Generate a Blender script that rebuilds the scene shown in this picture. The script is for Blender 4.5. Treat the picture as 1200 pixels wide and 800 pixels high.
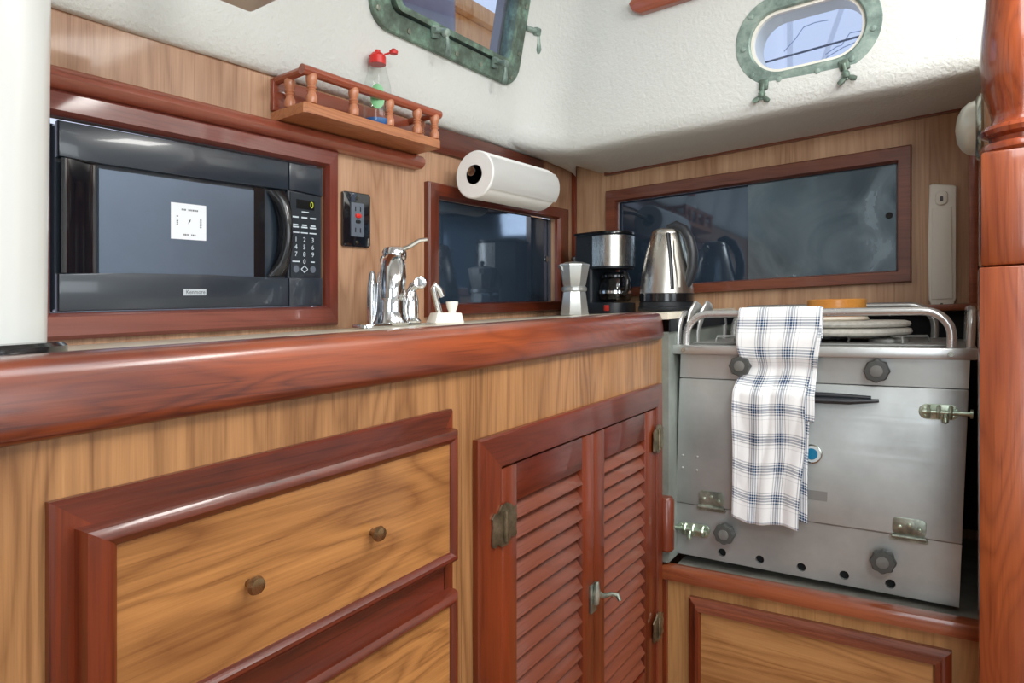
import bpy, bmesh, math, random
from mathutils import Vector, Matrix, Euler, noise
random.seed(7)
for _o in list(bpy.data.objects): bpy.data.objects.remove(_o)
C = bpy.context.scene.collection
SC = bpy.context.scene
PI = math.pi

# ------------------------------------------------------------------ camera, sky, lights, exposure
# X runs out from the hull side (the wall with the microwave), Y forward to the bulkhead locker wall, Z up.
H = 0.95                       # eye height above the cabin sole
KX, KY = .0403, .0215          # the boat's furniture lines rise a little outboard to inboard and fore and aft (sheer)
TH = math.atan(524 / 770)
cam = bpy.data.cameras.new('camera'); camo = bpy.data.objects.new('camera', cam); C.objects.link(camo)
cam.sensor_width = 36; cam.lens = 23.1; cam.shift_y = -40 / 1200; cam.clip_start = .01; cam.clip_end = 200
camo.location = (0, 0, H); camo.rotation_euler = (PI / 2, 0, TH)
SC.camera = camo

world = bpy.data.worlds.new('world'); SC.world = world; world.use_nodes = True
wn = world.node_tree.nodes; bg = wn['Background']
bg.inputs['Color'].default_value = (.72, .80, 1.0, 1); bg.inputs['Strength'].default_value = 1.15

def area(name, loc, rot, sx, sy, power, col=(1, 1, 1)):
    l = bpy.data.lights.new(name, 'AREA'); l.shape = 'RECTANGLE'; l.size = sx; l.size_y = sy; l.energy = power; l.color = col
    o = bpy.data.objects.new(name, l); C.objects.link(o); o.location = loc; o.rotation_euler = rot
    return o
area('hatch_daylight', (.35, .35, H + .90), (0, 0, 0), .75, .75, 10, (.93, .99, 1))
area('companionway_daylight', (.75, -1.66, H + .15), (PI / 2, 0, 0), 1.0, 1.3, 17, (.91, .98, 1))
area('ceiling_fill_light', (.45, 1.0, H + .85), (math.radians(18), 0, 0), .5, .35, 20, (1, .98, .94))  # unseen overhead fill, added to brighten the back wall
area('side_window_daylight', (1.62, .1, H + .35), (0, PI / 2, 0), .55, 1.6, 13, (.91, .98, 1))

def aim(o, p): o.rotation_euler = (Vector(p) - o.location).to_track_quat('-Z', 'Y').to_euler()
aim(area('back_wall_fill_light', (.36, .06, H + .60), (0, 0, 0), .26, .26, 7, (1, .97, .92)), (-.25, 1.8, H + .02))  # added fill light out of view, aimed at the back wall
vs = SC.view_settings
vs.view_transform = 'Standard'; vs.look = 'None'; vs.gamma = 1; vs.use_curve_mapping = False; vs.exposure = -.06
SC.cycles.use_denoising = True
SC.cycles.max_bounces = 8

# ------------------------------------------------------------------ materials
def lin(c):
    f = lambda v: v / 12.92 if v <= .04045 else ((v + .055) / 1.055) ** 2.4
    return tuple(f(x / 255) for x in c) + (1,)
def newmat(name):
    m = bpy.data.materials.new(name); m.use_nodes = True
    nt = m.node_tree; return m, nt, nt.nodes['Principled BSDF']
def N(nt, t, **k):
    n = nt.nodes.new(t)
    for a, b in k.items(): setattr(n, a, b)
    return n
def mathn(nt, op, a, b=None, clamp=False):
    n = N(nt, 'ShaderNodeMath', operation=op, use_clamp=clamp)
    for i, v in enumerate((a, b)):
        if v is None: continue
        if isinstance(v, (int, float)): n.inputs[i].default_value = v
        else: nt.links.new(v, n.inputs[i])
    return n.outputs[0]
def mixc(nt, f, a, b, mode='MIX'):
    n = N(nt, 'ShaderNodeMix', data_type='RGBA', blend_type=mode)
    for i, v in ((0, f), (6, a), (7, b)):
        if isinstance(v, (int, float)): n.inputs[i].default_value = v
        elif isinstance(v, tuple): n.inputs[i].default_value = v
        else: nt.links.new(v, n.inputs[i])
    return n.outputs[2]
def noisen(nt, vec, scale, detail=4, rough=.55, dist=0.):
    n = N(nt, 'ShaderNodeTexNoise'); n.inputs['Scale'].default_value = scale; n.inputs['Detail'].default_value = detail
    n.inputs['Roughness'].default_value = rough; n.inputs['Distortion'].default_value = dist
    nt.links.new(vec, n.inputs['Vector']); return n.outputs['Fac']
def mapping(nt, src, scale, loc=(0, 0, 0)):
    n = N(nt, 'ShaderNodeMapping'); n.inputs['Scale'].default_value = scale; n.inputs['Location'].default_value = loc
    nt.links.new(src, n.inputs['Vector']); return n.outputs[0]
def ramp(nt, f, stops):
    r = N(nt, 'ShaderNodeValToRGB'); e = r.color_ramp.elements
    while len(e) < len(stops): e.new(.5)
    for i, (p, c) in enumerate(stops): e[i].position = p; e[i].color = c if len(c) == 4 else lin(c)
    nt.links.new(f, r.inputs[0]); return r.outputs[0]
def bump(nt, p, h, strength, dist=.002):
    b = N(nt, 'ShaderNodeBump'); b.inputs['Strength'].default_value = strength; b.inputs['Distance'].default_value = dist
    nt.links.new(h, b.inputs['Height']); nt.links.new(b.outputs[0], p.inputs['Normal'])

def wood(name, dark, light, axis='z', fig=.5, fig_scale=5., rough=.35, coat=.0, fiber=.35, stain=None, stain_amt=.4, long=.12, seed=0., crough=.08):
    """straight grain along `axis`, with cathedral figure lines and fine dark fibres"""
    m, nt, p = newmat(name)
    tc = N(nt, 'ShaderNodeTexCoord').outputs['Object']
    i = 'xyz'.index(axis)
    sc = [1., 1., 1.]; sc[i] = long
    v = mapping(nt, tc, tuple(sc), (seed, seed * 1.7, seed * .6))
    base = noisen(nt, v, fig_scale, 3, .5, .35)
    lines = mathn(nt, 'MULTIPLY', base, 150.)
    lines = mathn(nt, 'SINE', lines)
    lines = mathn(nt, 'MULTIPLY_ADD' if False else 'MULTIPLY', lines, .5)
    lines = mathn(nt, 'ADD', lines, .5)
    lines = mathn(nt, 'POWER', lines, .45)
    sf = [90., 90., 90.]; sf[i] = 2.2
    fib = noisen(nt, mapping(nt, tc, tuple(sf), (seed, 0, seed)), 4., 4, .6)
    sb = [14., 14., 14.]; sb[i] = .7
    band = noisen(nt, mapping(nt, tc, tuple(sb), (seed, seed, 0)), 1.4, 3, .5)
    f = mathn(nt, 'MULTIPLY', lines, fig * .34)
    f = mathn(nt, 'ADD', f, mathn(nt, 'MULTIPLY', fib, fiber))
    f = mathn(nt, 'ADD', f, mathn(nt, 'MULTIPLY', band, .9))
    f = mathn(nt, 'SUBTRACT', f, .22 + fig * .2 + (fiber - .35) * .5)
    sp_ = [170.] * 3; sp_[i] = 3.5
    pore = noisen(nt, mapping(nt, tc, tuple(sp_), (0, seed, 2)), 1.6, 2, .5)
    pore = mathn(nt, 'MULTIPLY', mathn(nt, 'SUBTRACT', pore, .60, True), 1.5, True)
    f = mathn(nt, 'SUBTRACT', f, pore)
    col = ramp(nt, f, [(.12, dark), (.85, light)])
    if stain:
        sn = noisen(nt, mapping(nt, tc, tuple(2.2 if k == i else 6. for k in range(3)), (3 + seed, 1, 2)), 1.3, 3, .5)
        sn = ramp(nt, sn, [(.42, (0, 0, 0, 1)), (.68, (1, 1, 1, 1))])
        sn = mathn(nt, 'MULTIPLY', sn, stain_amt)
        col = mixc(nt, sn, col, lin(stain))
    nt.links.new(col, p.inputs['Base Color'])
    p.inputs['Roughness'].default_value = rough
    p.inputs['Coat Weight'].default_value = coat; p.inputs['Coat Roughness'].default_value = crough
    h = mathn(nt, 'ADD', fib, mathn(nt, 'MULTIPLY', band, 1.5))
    bump(nt, p, h, .12, .0015)
    return m
def plain(name, col, rough=.5, metal=0., coat=0., bumps=None, spec=.5, var=0., vscale=8.):
    m, nt, p = newmat(name)
    c = lin(col); p.inputs['Base Color'].default_value = c
    p.inputs['Roughness'].default_value = rough; p.inputs['Metallic'].default_value = metal
    p.inputs['Coat Weight'].default_value = coat; p.inputs['Coat Roughness'].default_value = .06
    p.inputs['Specular IOR Level'].default_value = spec
    tc = N(nt, 'ShaderNodeTexCoord').outputs['Object']
    if var:
        n = noisen(nt, tc, vscale, 5, .6)
        k = ramp(nt, n, [(.3, (1 - var,) * 3 + (1,)), (.7, (1 + var * .3,) * 3 + (1,))])
        nt.links.new(mixc(nt, 1., c, k, 'MULTIPLY'), p.inputs['Base Color'])
    if bumps:
        bump(nt, p, noisen(nt, tc, bumps[0], 4, .6), bumps[1], bumps[2] if len(bumps) > 2 else .002)
    return m
def brushed(name, col, axis='x', rough=.3, var=.25, stain=.25, metal=1.):
    m, nt, p = newmat(name)
    tc = N(nt, 'ShaderNodeTexCoord').outputs['Object']; i = 'xyz'.index(axis)
    s = [160.] * 3; s[i] = 2.
    n = noisen(nt, mapping(nt, tc, tuple(s)), 1., 3, .6)
    big = noisen(nt, tc, 5., 5, .62)
    bl = noisen(nt, mapping(nt, tc, (1, 1, 1), (4, 2, 7)), 16., 5, .65)
    c = lin(col)
    k = ramp(nt, big, [(.3, (1 - stain,) * 3 + (1,)), (.7, (1, 1, 1, 1))])
    nt.links.new(mixc(nt, 1., c, k, 'MULTIPLY'), p.inputs['Base Color'])
    p.inputs['Metallic'].default_value = metal
    r = mathn(nt, 'ADD', mathn(nt, 'MULTIPLY', n, var), rough - var * .5)
    r = mathn(nt, 'ADD', r, mathn(nt, 'MULTIPLY', mathn(nt, 'SUBTRACT', bl, .5), .25))
    nt.links.new(r, p.inputs['Roughness'])
    bump(nt, p, n, .05, .0008)
    return m
def patina(name, a, b, c, rough=.5, metal=.55):
    m, nt, p = newmat(name)
    tc = N(nt, 'ShaderNodeTexCoord').outputs['Object']
    n = noisen(nt, tc, 22., 6, .68)
    nt.links.new(ramp(nt, n, [(.34, a), (.5, b), (.66, c)]), p.inputs['Base Color'])
    p.inputs['Metallic'].default_value = metal; p.inputs['Roughness'].default_value = rough
    bump(nt, p, n, .35, .002)
    return m
def glass(name, col=(255, 255, 255), rough=.0, ior=1.45, thin=True, alpha=.25):
    m, nt, p = newmat(name)
    if thin:   # clear thin sheet: mostly transparent with a surface reflection
        nt.nodes.remove(p); out = nt.nodes['Material Output']
        t = N(nt, 'ShaderNodeBsdfTransparent'); t.inputs[0].default_value = lin(col)
        g = N(nt, 'ShaderNodeBsdfGlossy'); g.inputs['Roughness'].default_value = rough + .02
        lw = N(nt, 'ShaderNodeLayerWeight'); lw.inputs['Blend'].default_value = .5
        fac = mathn(nt, 'ADD', mathn(nt, 'MULTIPLY', mathn(nt, 'POWER', lw.outputs['Facing'], 4.), .5), .05)
        mx = N(nt, 'ShaderNodeMixShader'); nt.links.new(fac, mx.inputs[0])
        nt.links.new(t.outputs[0], mx.inputs[1]); nt.links.new(g.outputs[0], mx.inputs[2]); nt.links.new(mx.outputs[0], out.inputs[0])
    return m

M = {}
M['veneer_wall'] = wood('walnut_veneer_wall', (150, 108, 80), (206, 166, 134), 'z', .6, 5, .42, .15, seed=1, long=.10, fiber=.6)
M['veneer_back'] = wood('walnut_veneer_bulkhead', (158, 116, 84), (216, 178, 142), 'z', .5, 6, .45, .1, seed=4, long=.08)
M['veneer_front'] = wood('walnut_veneer_front', (118, 78, 44), (184, 134, 86), 'z', .8, 5, .4, .2, seed=2.2, long=.14, fiber=.7)
M['veneer_drawer'] = wood('walnut_veneer_drawer', (116, 72, 36), (186, 130, 74), 'y', .9, 5, .32, .35, seed=6.1, long=.28, stain=(112, 68, 36), stain_amt=.4, fiber=.7)
M['veneer_drawer_x'] = wood('walnut_veneer_locker', (140, 92, 50), (200, 148, 94), 'x', .8, 6, .35, .3, seed=3.1, long=.15)
M['veneer_low'] = wood('oak_veneer_low', (146, 100, 58), (200, 152, 98), 'z', .4, 7, .4, .2, seed=7.7, long=.1)
MAH = dict(rough=.34, coat=.42, fiber=.4)
M['mah_y'] = wood('varnished_mahogany_lengthwise', (52, 18, 8), (122, 50, 26), 'y', .3, 9, seed=3, stain=(110, 34, 24), **MAH)
M['mah_z'] = wood('varnished_mahogany_upright', (54, 18, 7), (136, 56, 24), 'z', .3, 9, seed=5, stain=(146, 60, 26), **MAH)
M['mah_x'] = wood('varnished_mahogany_athwart', (84, 38, 26), (150, 86, 60), 'x', .3, 9, seed=8, **MAH)
M['rail'] = wood('varnished_mahogany_counter_rail', (72, 24, 12), (168, 80, 40), 'y', .45, 8, .3, .8, seed=9.4, stain=(70, 22, 24), stain_amt=.8, long=.2, crough=.24)
M['cap'] = wood('mahogany_cap_moulding', (112, 48, 34), (172, 92, 68), 'y', .3, 9, .3, .8, seed=2)
M['surround'] = wood('mahogany_surround', (96, 42, 36), (146, 80, 66), 'y', .3, 9, .32, .6, seed=12)
M['surround_z'] = wood('mahogany_surround_upright', (92, 34, 26), (140, 66, 50), 'z', .3, 9, .32, .6, seed=12)
M['louvre'] = wood('mahogany_louvre', (88, 40, 26), (146, 80, 56), 'y', .25, 10, .4, .35, seed=11)
M['teak'] = wood('teak_shelf', (146, 84, 50), (214, 146, 98), 'y', .5, 8, .38, .4, seed=13)
M['teak_turned'] = wood('teak_turned', (160, 92, 60), (214, 146, 108), 'z', .3, 12, .4, .4, seed=14)
M['teak_rail'] = wood('teak_rail', (128, 56, 34), (178, 94, 66), 'y', .3, 10, .35, .6, seed=15)
M['teak_x'] = wood('teak_athwart', (130, 60, 36), (180, 98, 68), 'x', .3, 10, .35, .6, seed=15)
M['post'] = wood('varnished_post', (108, 46, 20), (176, 92, 46), 'z', .5, 7, .25, .9, seed=21, stain=(112, 44, 24), stain_amt=.45, long=.15)
M['post_dark'] = wood('varnished_post_turned', (84, 30, 12), (164, 78, 36), 'z', .5, 7, .22, 1., seed=25, stain=(120, 30, 12), stain_amt=.5, long=.15)
M['sill'] = wood('mahogany_sill', (112, 52, 30), (174, 98, 62), 'x', .3, 9, .3, .7, seed=17)
M['sole'] = wood('cabin_sole', (110, 64, 34), (160, 104, 62), 'y', .4, 6, .4, .3, seed=18)
M['liner'] = plain('textured_white_gelcoat', (220, 223, 219), .62, bumps=(120, .55, .004), var=.04, vscale=3)
M['cream'] = plain('cream_laminate', (226, 218, 198), .35, var=.08, vscale=20)
M['white_paint'] = plain('white_gloss_paint', (210, 212, 208), .3, coat=.4, var=.03)
M['white_plastic'] = plain('white_plastic', (240, 237, 226), .35)
M['wall_far'] = plain('pale_cabin_liner', (205, 208, 206), .6)
M['curtain'] = plain('pale_blue_curtain', (176, 190, 205), .9)
M['blackp'] = plain('black_gloss_plastic', (20, 21, 24), .18, coat=.5)
M['mwface'] = plain('charcoal_microwave_plastic', (38, 47, 58), .28, coat=.35, spec=.6)
M['mwpanel'] = plain('charcoal_keypad', (36, 44, 52), .3, coat=.2)
M['mwgloss'] = plain('glossy_black_plastic', (14, 18, 26), .08, coat=1.)
M['mwhandle'] = plain('black_handle_plastic', (12, 14, 19), .22, coat=.25)
M['mwwin'] = plain('microwave_window', (112, 126, 146), .28, metal=.7, spec=.6, var=.1)
M['black_matte'] = plain('matte_black_plastic', (24, 29, 35), .45)
M['handle_grey'] = plain('dark_grey_plastic', (44, 47, 52), .4)
M['print'] = plain('pale_print', (196, 208, 218), .6)
M['lcd'] = plain('lcd_dark', (14, 18, 22), .2)
M['lcd_digit'] = plain('lcd_digit', (190, 200, 60), .5)
M['silver'] = plain('silver_badge', (205, 214, 222), .35, metal=.4)
M['sticker'] = plain('white_sticker', (236, 240, 246), .5)
M['ink'] = plain('grey_ink', (96, 100, 108), .7)
M['greyout'] = plain('grey_socket', (96, 104, 116), .4)
M['red'] = plain('red_plastic', (206, 40, 34), .35)
M['redlit'] = plain('red_switch', (190, 50, 44), .3)
M['chrome'] = plain('chrome', (226, 228, 230), .1, metal=1.)
M['steel_y'] = brushed('brushed_steel', (206, 203, 196), 'z', .26, .2, .08)
M['kettle_steel'] = brushed('kettle_brushed_steel', (206, 202, 194), 'z', .3, .15, .05)
M['alum'] = plain('cast_aluminium', (196, 198, 196), .32, metal=.7, var=.05)
M['stove'] = brushed('worn_stainless', (186, 190, 188), 'x', .42, .2, .34, metal=.6)
M['stove_light'] = brushed('stainless_edge', (196, 200, 198), 'x', .36, .2, .2, metal=.7)
M['tube'] = brushed('stainless_tube', (206, 206, 204), 'x', .25, .1, .05, metal=.7)
M['knob'] = plain('grey_bakelite', (72, 74, 72), .45, var=.15)
M['knob_face'] = plain('worn_knob_face', (112, 112, 108), .5, var=.2, vscale=60)
M['hinge'] = patina('tarnished_nickel', (104, 110, 100), (140, 146, 134), (184, 190, 176), .38, .8)
M['bolt'] = patina('galvanised_bolt', (140, 156, 138), (176, 192, 172), (206, 216, 198), .32, .8)
M['bronze'] = patina('aged_brass_hinge', (92, 84, 66), (134, 124, 100), (168, 158, 134), .35, .85)
M['verdigris'] = patina('verdigris_bronze', (98, 116, 110), (132, 152, 144), (164, 182, 172), .5, .35)
M['verdigris_dark'] = patina('dark_verdigris_bronze', (84, 94, 84), (104, 122, 110), (136, 168, 150), .5, .4)
M['brass'] = plain('old_brass_knob', (150, 122, 88), .22, metal=.9, var=.2, vscale=60)
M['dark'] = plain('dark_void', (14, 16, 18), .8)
M['tray'] = plain('grimy_steel_tray', (150, 148, 138), .5, metal=.2, var=.4, vscale=14)
M['side_metal'] = plain('weathered_zinc_lining', (150, 158, 150), .45, metal=.35, var=.35, vscale=10)
M['burner'] = plain('burner_iron', (150, 151, 148), .5, metal=.3, var=.2)
M['stone'] = plain('pale_speckled_mat', (206, 202, 192), .8, bumps=(300, .5, .001), var=.2, vscale=120)
M['board_white'] = plain('off_white_board', (226, 218, 202), .5)
M['port_wood'] = wood('port_varnished_ply', (190, 118, 50), (244, 180, 104), 'z', .6, 4, .4, .2, seed=33, long=.2)
M['bamboo'] = wood('bamboo', (196, 124, 46), (236, 170, 84), 'x', .2, 14, .4, .3, seed=31)
M['paper'] = plain('paper_towel', (240, 240, 238), .95, bumps=(260, .35, .001))
M['card'] = plain('cardboard_core', (206, 184, 156), .8)
M['badge_blue'] = plain('blue_enamel', (20, 120, 160), .25, coat=.6)
M['badge_ring'] = plain('pale_dial', (196, 206, 206), .3)
M['label_metal'] = plain('grey_plate', (150, 152, 150), .4, metal=.5)
M['pyrex'] = glass('clear_carafe_glass', (205, 212, 215), 0, 1.5)
M['clear'] = glass('clear_plastic', (250, 252, 251), .02, 1.4)
M['portglass'] = glass('port_glass', (238, 243, 250), .0, 1.45)
M['soap_blue'] = plain('blue_label', (40, 96, 160), .4)
M['soap_green'] = plain('green_label', (120, 184, 130), .4)
M['mast'] = plain('pale_mast', (232, 234, 236), .5)
M['wire'] = plain('rigging_wire', (90, 98, 112), .5)
M['twig'] = plain('pale_rigging', (160, 172, 196), .6)
M['canvas'] = plain('slate_canvas', (132, 130, 138), .9, var=.15)
M['lens'] = plain('frosted_lens', (214, 216, 204), .3, metal=.2)
M['nickel'] = plain('polished_nickel', (176, 178, 168), .2, metal=1.)

def smoked(name, haze):
    m, nt, p = newmat(name)
    tc = N(nt, 'ShaderNodeTexCoord').outputs['Object']
    n = noisen(nt, tc, 5., 4, .6, 1.6)
    p.inputs['Base Color'].default_value = lin((68, 86, 106)); p.inputs['Metallic'].default_value = .6
    p.inputs['Specular IOR Level'].default_value = .9
    p.inputs['Coat Weight'].default_value = .6; p.inputs['Coat Roughness'].default_value = .03
    if haze:
        k = ramp(nt, n, [(.36, (.0, .0, .0, 1)), (.7, (1, 1, 1, 1))])
        nt.links.new(mixc(nt, mathn(nt, 'MULTIPLY', k, .5), lin((78, 98, 112)), lin((136, 152, 160))), p.inputs['Base Color'])
        nt.links.new(mathn(nt, 'ADD', mathn(nt, 'MULTIPLY', k, .22), .10), p.inputs['Roughness'])
        p.inputs['Coat Roughness'].default_value = .12
    else:
        p.inputs['Roughness'].default_value = .05
    return m
M['smoke'] = smoked('smoked_acrylic', False)
M['smoke_haze'] = smoked('smudged_smoked_acrylic', True)

def plaid():
    m, nt, p = newmat('blue_check_cotton')
    uv = N(nt, 'ShaderNodeUVMap').outputs[0]
    sep = N(nt, 'ShaderNodeSeparateXYZ'); nt.links.new(uv, sep.inputs[0])
    def stripes(c, per, off):
        t = mathn(nt, 'FRACT', mathn(nt, 'ADD', mathn(nt, 'DIVIDE', c, per), off))
        acc = None
        for pos, w, a in ((.10, .022, .7), (.19, .03, .9), (.28, .04, 1.), (.37, .03, .9), (.46, .022, .7), (.60, .012, .35)):
            d = mathn(nt, 'ABSOLUTE', mathn(nt, 'SUBTRACT', t, pos))
            s = mathn(nt, 'MULTIPLY', mathn(nt, 'LESS_THAN', d, w * .92), a)
            acc = s if acc is None else mathn(nt, 'MAXIMUM', acc, s)
        return acc
    sx = stripes(sep.outputs[0], .057, .05); sy = stripes(sep.outputs[1], .058, .3)
    tot = mathn(nt, 'ADD', mathn(nt, 'MULTIPLY', sx, .58), mathn(nt, 'MULTIPLY', sy, .58), True)
    nt.links.new(mixc(nt, tot, lin((238, 240, 240)), lin((22, 62, 100))), p.inputs['Base Color'])
    p.inputs['Roughness'].default_value = .95
    tc = N(nt, 'ShaderNodeTexCoord').outputs['Object']
    bump(nt, p, noisen(nt, tc, 500, 2, .5), .3, .001)
    return m
M['plaid'] = plaid()

# ------------------------------------------------------------------ geometry helpers
class TF:
    """a frame things are built in: world = o + A v"""
    def __init__(s, o, A): s.o = Vector(o); s.A = A
    def __call__(s, v): return s.o + s.A @ Vector(v)
    def lin(s, v): return s.A @ Vector(v)
BOAT = TF((0, 0, H), Matrix(((1, 0, 0), (0, 1, 0), (KX, KY, 1))))
def upright(x, y, z, deg=0.):           # a free-standing thing set down level at a boat point
    return TF(BOAT((x, y, z)), Matrix.Rotation(math.radians(deg), 3, 'Z'))
class MB:
    def __init__(s): s.bm = bmesh.new()
    def _x(s, vs, m):
        if m is not None: bmesh.ops.transform(s.bm, matrix=m, verts=vs)
    def box(s, x0, x1, y0, y1, z0, z1, bev=0., m=None, seg=2):
        r = bmesh.ops.create_cube(s.bm, size=1.)['verts']
        for v in r:
            v.co = Vector(((x0 + x1) / 2 + v.co.x * (x1 - x0), (y0 + y1) / 2 + v.co.y * (y1 - y0), (z0 + z1) / 2 + v.co.z * (z1 - z0)))
        if bev:
            es = list({e for v in r for e in v.link_edges})
            rr = bmesh.ops.bevel(s.bm, geom=es, offset=bev, segments=seg, affect='EDGES', profile=.5, clamp_overlap=True)
            r = list({v for f in rr['faces'] for v in f.verts} | {v for v in r if v.is_valid})
        s._x(r, m); return s
    def lathe(s, prof, c=(0, 0, 0), seg=32, m=None, a0=0., flat=False, ax='z'):
        rings = []
        for r, z in prof:
            ring = []
            if r < 1e-6: ring = [s.bm.verts.new((0, 0, z))]
            else:
                for k in range(seg):
                    a = a0 + 2 * PI * k / seg; ring.append(s.bm.verts.new((r * math.cos(a), r * math.sin(a), z)))
            rings.append(ring)
        for a, b in zip(rings, rings[1:]):
            for k in range(seg):
                k2 = (k + 1) % seg
                f = [a[k % len(a)], a[k2 % len(a)], b[k2 % len(b)], b[k % len(b)]]
                f2 = []
                for v in f:
                    if v not in f2: f2.append(v)
                if len(f2) > 2: s.bm.faces.new(f2)
        for ring in (rings[0], rings[-1]):
            if len(ring) > 2: s.bm.faces.new(ring)
        vs = [v for r in rings for v in r]
        R = {'z': Matrix.Identity(4), 'x': Matrix.Rotation(PI / 2, 4, 'Y'), 'y': Matrix.Rotation(-PI / 2, 4, 'X')}[ax]
        bmesh.ops.transform(s.bm, matrix=Matrix.Translation(c) @ R, verts=vs)
        s._x(vs, m); return s
    def tube(s, pts, rad, seg=12, m=None, cap=True, flat=1.):
        pts = [Vector(p) for p in pts]; n = len(pts)
        rad = rad if isinstance(rad, (list, tuple)) else [rad] * n
        rings = []; up = None
        for i, p in enumerate(pts):
            t = (pts[min(i + 1, n - 1)] - pts[max(i - 1, 0)]).normalized()
            if up is None:
                up = Vector((0, 0, 1)) if abs(t.z) < .9 else Vector((1, 0, 0))
            a = t.cross(up).normalized(); b = a.cross(t).normalized(); up = b
            rings.append([s.bm.verts.new(p + (a * math.cos(2 * PI * k / seg) + b * math.sin(2 * PI * k / seg) * flat) * rad[i]) for k in range(seg)])
        for a, b in zip(rings, rings[1:]):
            for k in range(seg): s.bm.faces.new((a[k], a[(k + 1) % seg], b[(k + 1) % seg], b[k]))
        if cap: s.bm.faces.new(rings[0][::-1]); s.bm.faces.new(rings[-1])
        s._x([v for r in rings for v in r], m); return s
    def prism(s, poly, h0, h1, P=lambda u, v, n: (u, v, n), m=None, bev=0.):
        a = [s.bm.verts.new(P(u, v, h0)) for u, v in poly]; b = [s.bm.verts.new(P(u, v, h1)) for u, v in poly]
        n = len(poly)
        fs = [s.bm.faces.new(a[::-1]), s.bm.faces.new(b)]
        for k in range(n): fs.append(s.bm.faces.new((a[k], a[(k + 1) % n], b[(k + 1) % n], b[k])))
        if bev:
            es = [e for e in fs[1].edges]
            rr = bmesh.ops.bevel(s.bm, geom=es, offset=bev, segments=2, affect='EDGES', profile=.5)
            vs = list({v for f in rr['faces'] for v in f.verts} | {v for v in a + b if v.is_valid})
            s._x(vs, m)
        else: s._x(a + b, m)
        return s
    def quad(s, a, b, c, d):
        s.bm.faces.new([s.bm.verts.new(p) for p in (a, b, c, d)]); return s
    def text(s, txt, size, P, n=.0, align='CENTER', depth=0.):
        cu = bpy.data.curves.new('t', 'FONT'); cu.body = txt; cu.size = size; cu.align_x = align; cu.align_y = 'CENTER'; cu.resolution_u = 2
        o = bpy.data.objects.new('t', cu); C.objects.link(o)
        dg = bpy.context.evaluated_depsgraph_get(); me = o.evaluated_get(dg).to_mesh()
        vs = [s.bm.verts.new(P(v.co.x, v.co.y, n)) for v in me.vertices]
        for f in me.polygons:
            try: s.bm.faces.new([vs[i] for i in f.vertices])
            except ValueError: pass
        o.evaluated_get(dg).to_mesh_clear(); bpy.data.objects.remove(o); bpy.data.curves.remove(cu); return s
    def build(s, name, mat, parent=None, T=None, smooth=True, angle=.6, origin=None):
        T = T or (parent['_T'] if False else (TFS[parent.name] if parent else BOAT))
        W = Vector(ORG[parent.name]) if parent else T(origin if origin is not None else (0, 0, 0))
        bmesh.ops.recalc_face_normals(s.bm, faces=s.bm.faces[:])
        for v in s.bm.verts: v.co = T(v.co) - W
        if smooth:
            for f in s.bm.faces: f.smooth = True
            for e in s.bm.edges:
                if len(e.link_faces) == 2 and e.calc_face_angle(0) > angle: e.smooth = False
        me = bpy.data.meshes.new(name); s.bm.to_mesh(me); s.bm.free()
        o = bpy.data.objects.new(name, me); C.objects.link(o)
        if isinstance(mat, str): mat = M[mat]
        me.materials.append(mat)
        if parent: o.parent = parent
        else: o.location = W
        ORG[o.name] = W; TFS[o.name] = T
        return o
ORG = {}; TFS = {}
def tag(o, label=None, cat=None, group=None, kind=None):
    for k, v in (('label', label), ('category', cat), ('group', group), ('kind', kind)):
        if v: o[k] = v
    return o
def thing(name, label, cat, loc=(0, 0, 0), T=BOAT, group=None):
    o = bpy.data.objects.new(name, None); C.objects.link(o); W = T(loc); o.location = W; o.empty_display_size = .05
    ORG[o.name] = W; TFS[o.name] = T
    return tag(o, label, cat, group)
def struct(o): o['kind'] = 'structure'; return o
def clone(o, delta, parent=None):       # copy of one piece moved by delta in its own frame, sharing its mesh
    c = o.copy(); C.objects.link(c)
    T = TFS[o.name]; d = T.lin(delta); c.location = o.location + d
    if parent: c.parent = parent
    ORG[c.name] = ORG[o.name]; TFS[c.name] = T
    return c
def frame4(parent, P, outer, inner, prof, mats, name='frame_rail', lab=None):
    """four mitred mouldings; outer/inner=(u0,u1,v0,v1), prof=[(s,n)] from outer edge to inner edge"""
    ou, iu = outer, inner
    co = [(ou[0], ou[2]), (ou[1], ou[2]), (ou[1], ou[3]), (ou[0], ou[3])]
    ci = [(iu[0], iu[2]), (iu[1], iu[2]), (iu[1], iu[3]), (iu[0], iu[3])]
    r = []
    for k in range(4):
        k2 = (k + 1) % 4; b = MB(); e = []
        for j in (k, k2):
            e.append([b.bm.verts.new(P(co[j][0] + (ci[j][0] - co[j][0]) * s, co[j][1] + (ci[j][1] - co[j][1]) * s, n)) for s, n in prof])
        n = len(prof)
        for i in range(n): b.bm.faces.new((e[0][i], e[0][(i + 1) % n], e[1][(i + 1) % n], e[1][i]))
        b.bm.faces.new(e[0]); b.bm.faces.new(e[1][::-1])
        r.append(b.build(name, mats[k % 2], parent))
    return r
def Lw(X): return lambda u, v, n=0.: (X + n, u, v)          # on a plane facing inboard (+X): u = Y, v = Z
def Bw(Y): return lambda u, v, n=0.: (u, Y - n, v)          # on a plane facing aft (-Y): u = X, v = Z
def rrect(u0, u1, v0, v1, r, k=5):
    pts = []
    for cx, cy, a in ((u1 - r, v1 - r, 0), (u0 + r, v1 - r, 90), (u0 + r, v0 + r, 180), (u1 - r, v0 + r, 270)):
        for i in range(k + 1):
            t = math.radians(a + 90 * i / k); pts.append((cx + r * math.cos(t), cy + r * math.sin(t)))
    return pts
def ell(cx, cy, a, b=None, k=20): return [(cx + a * math.cos(2 * PI * i / k), cy + (b or a) * math.sin(2 * PI * i / k)) for i in range(k)]
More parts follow.
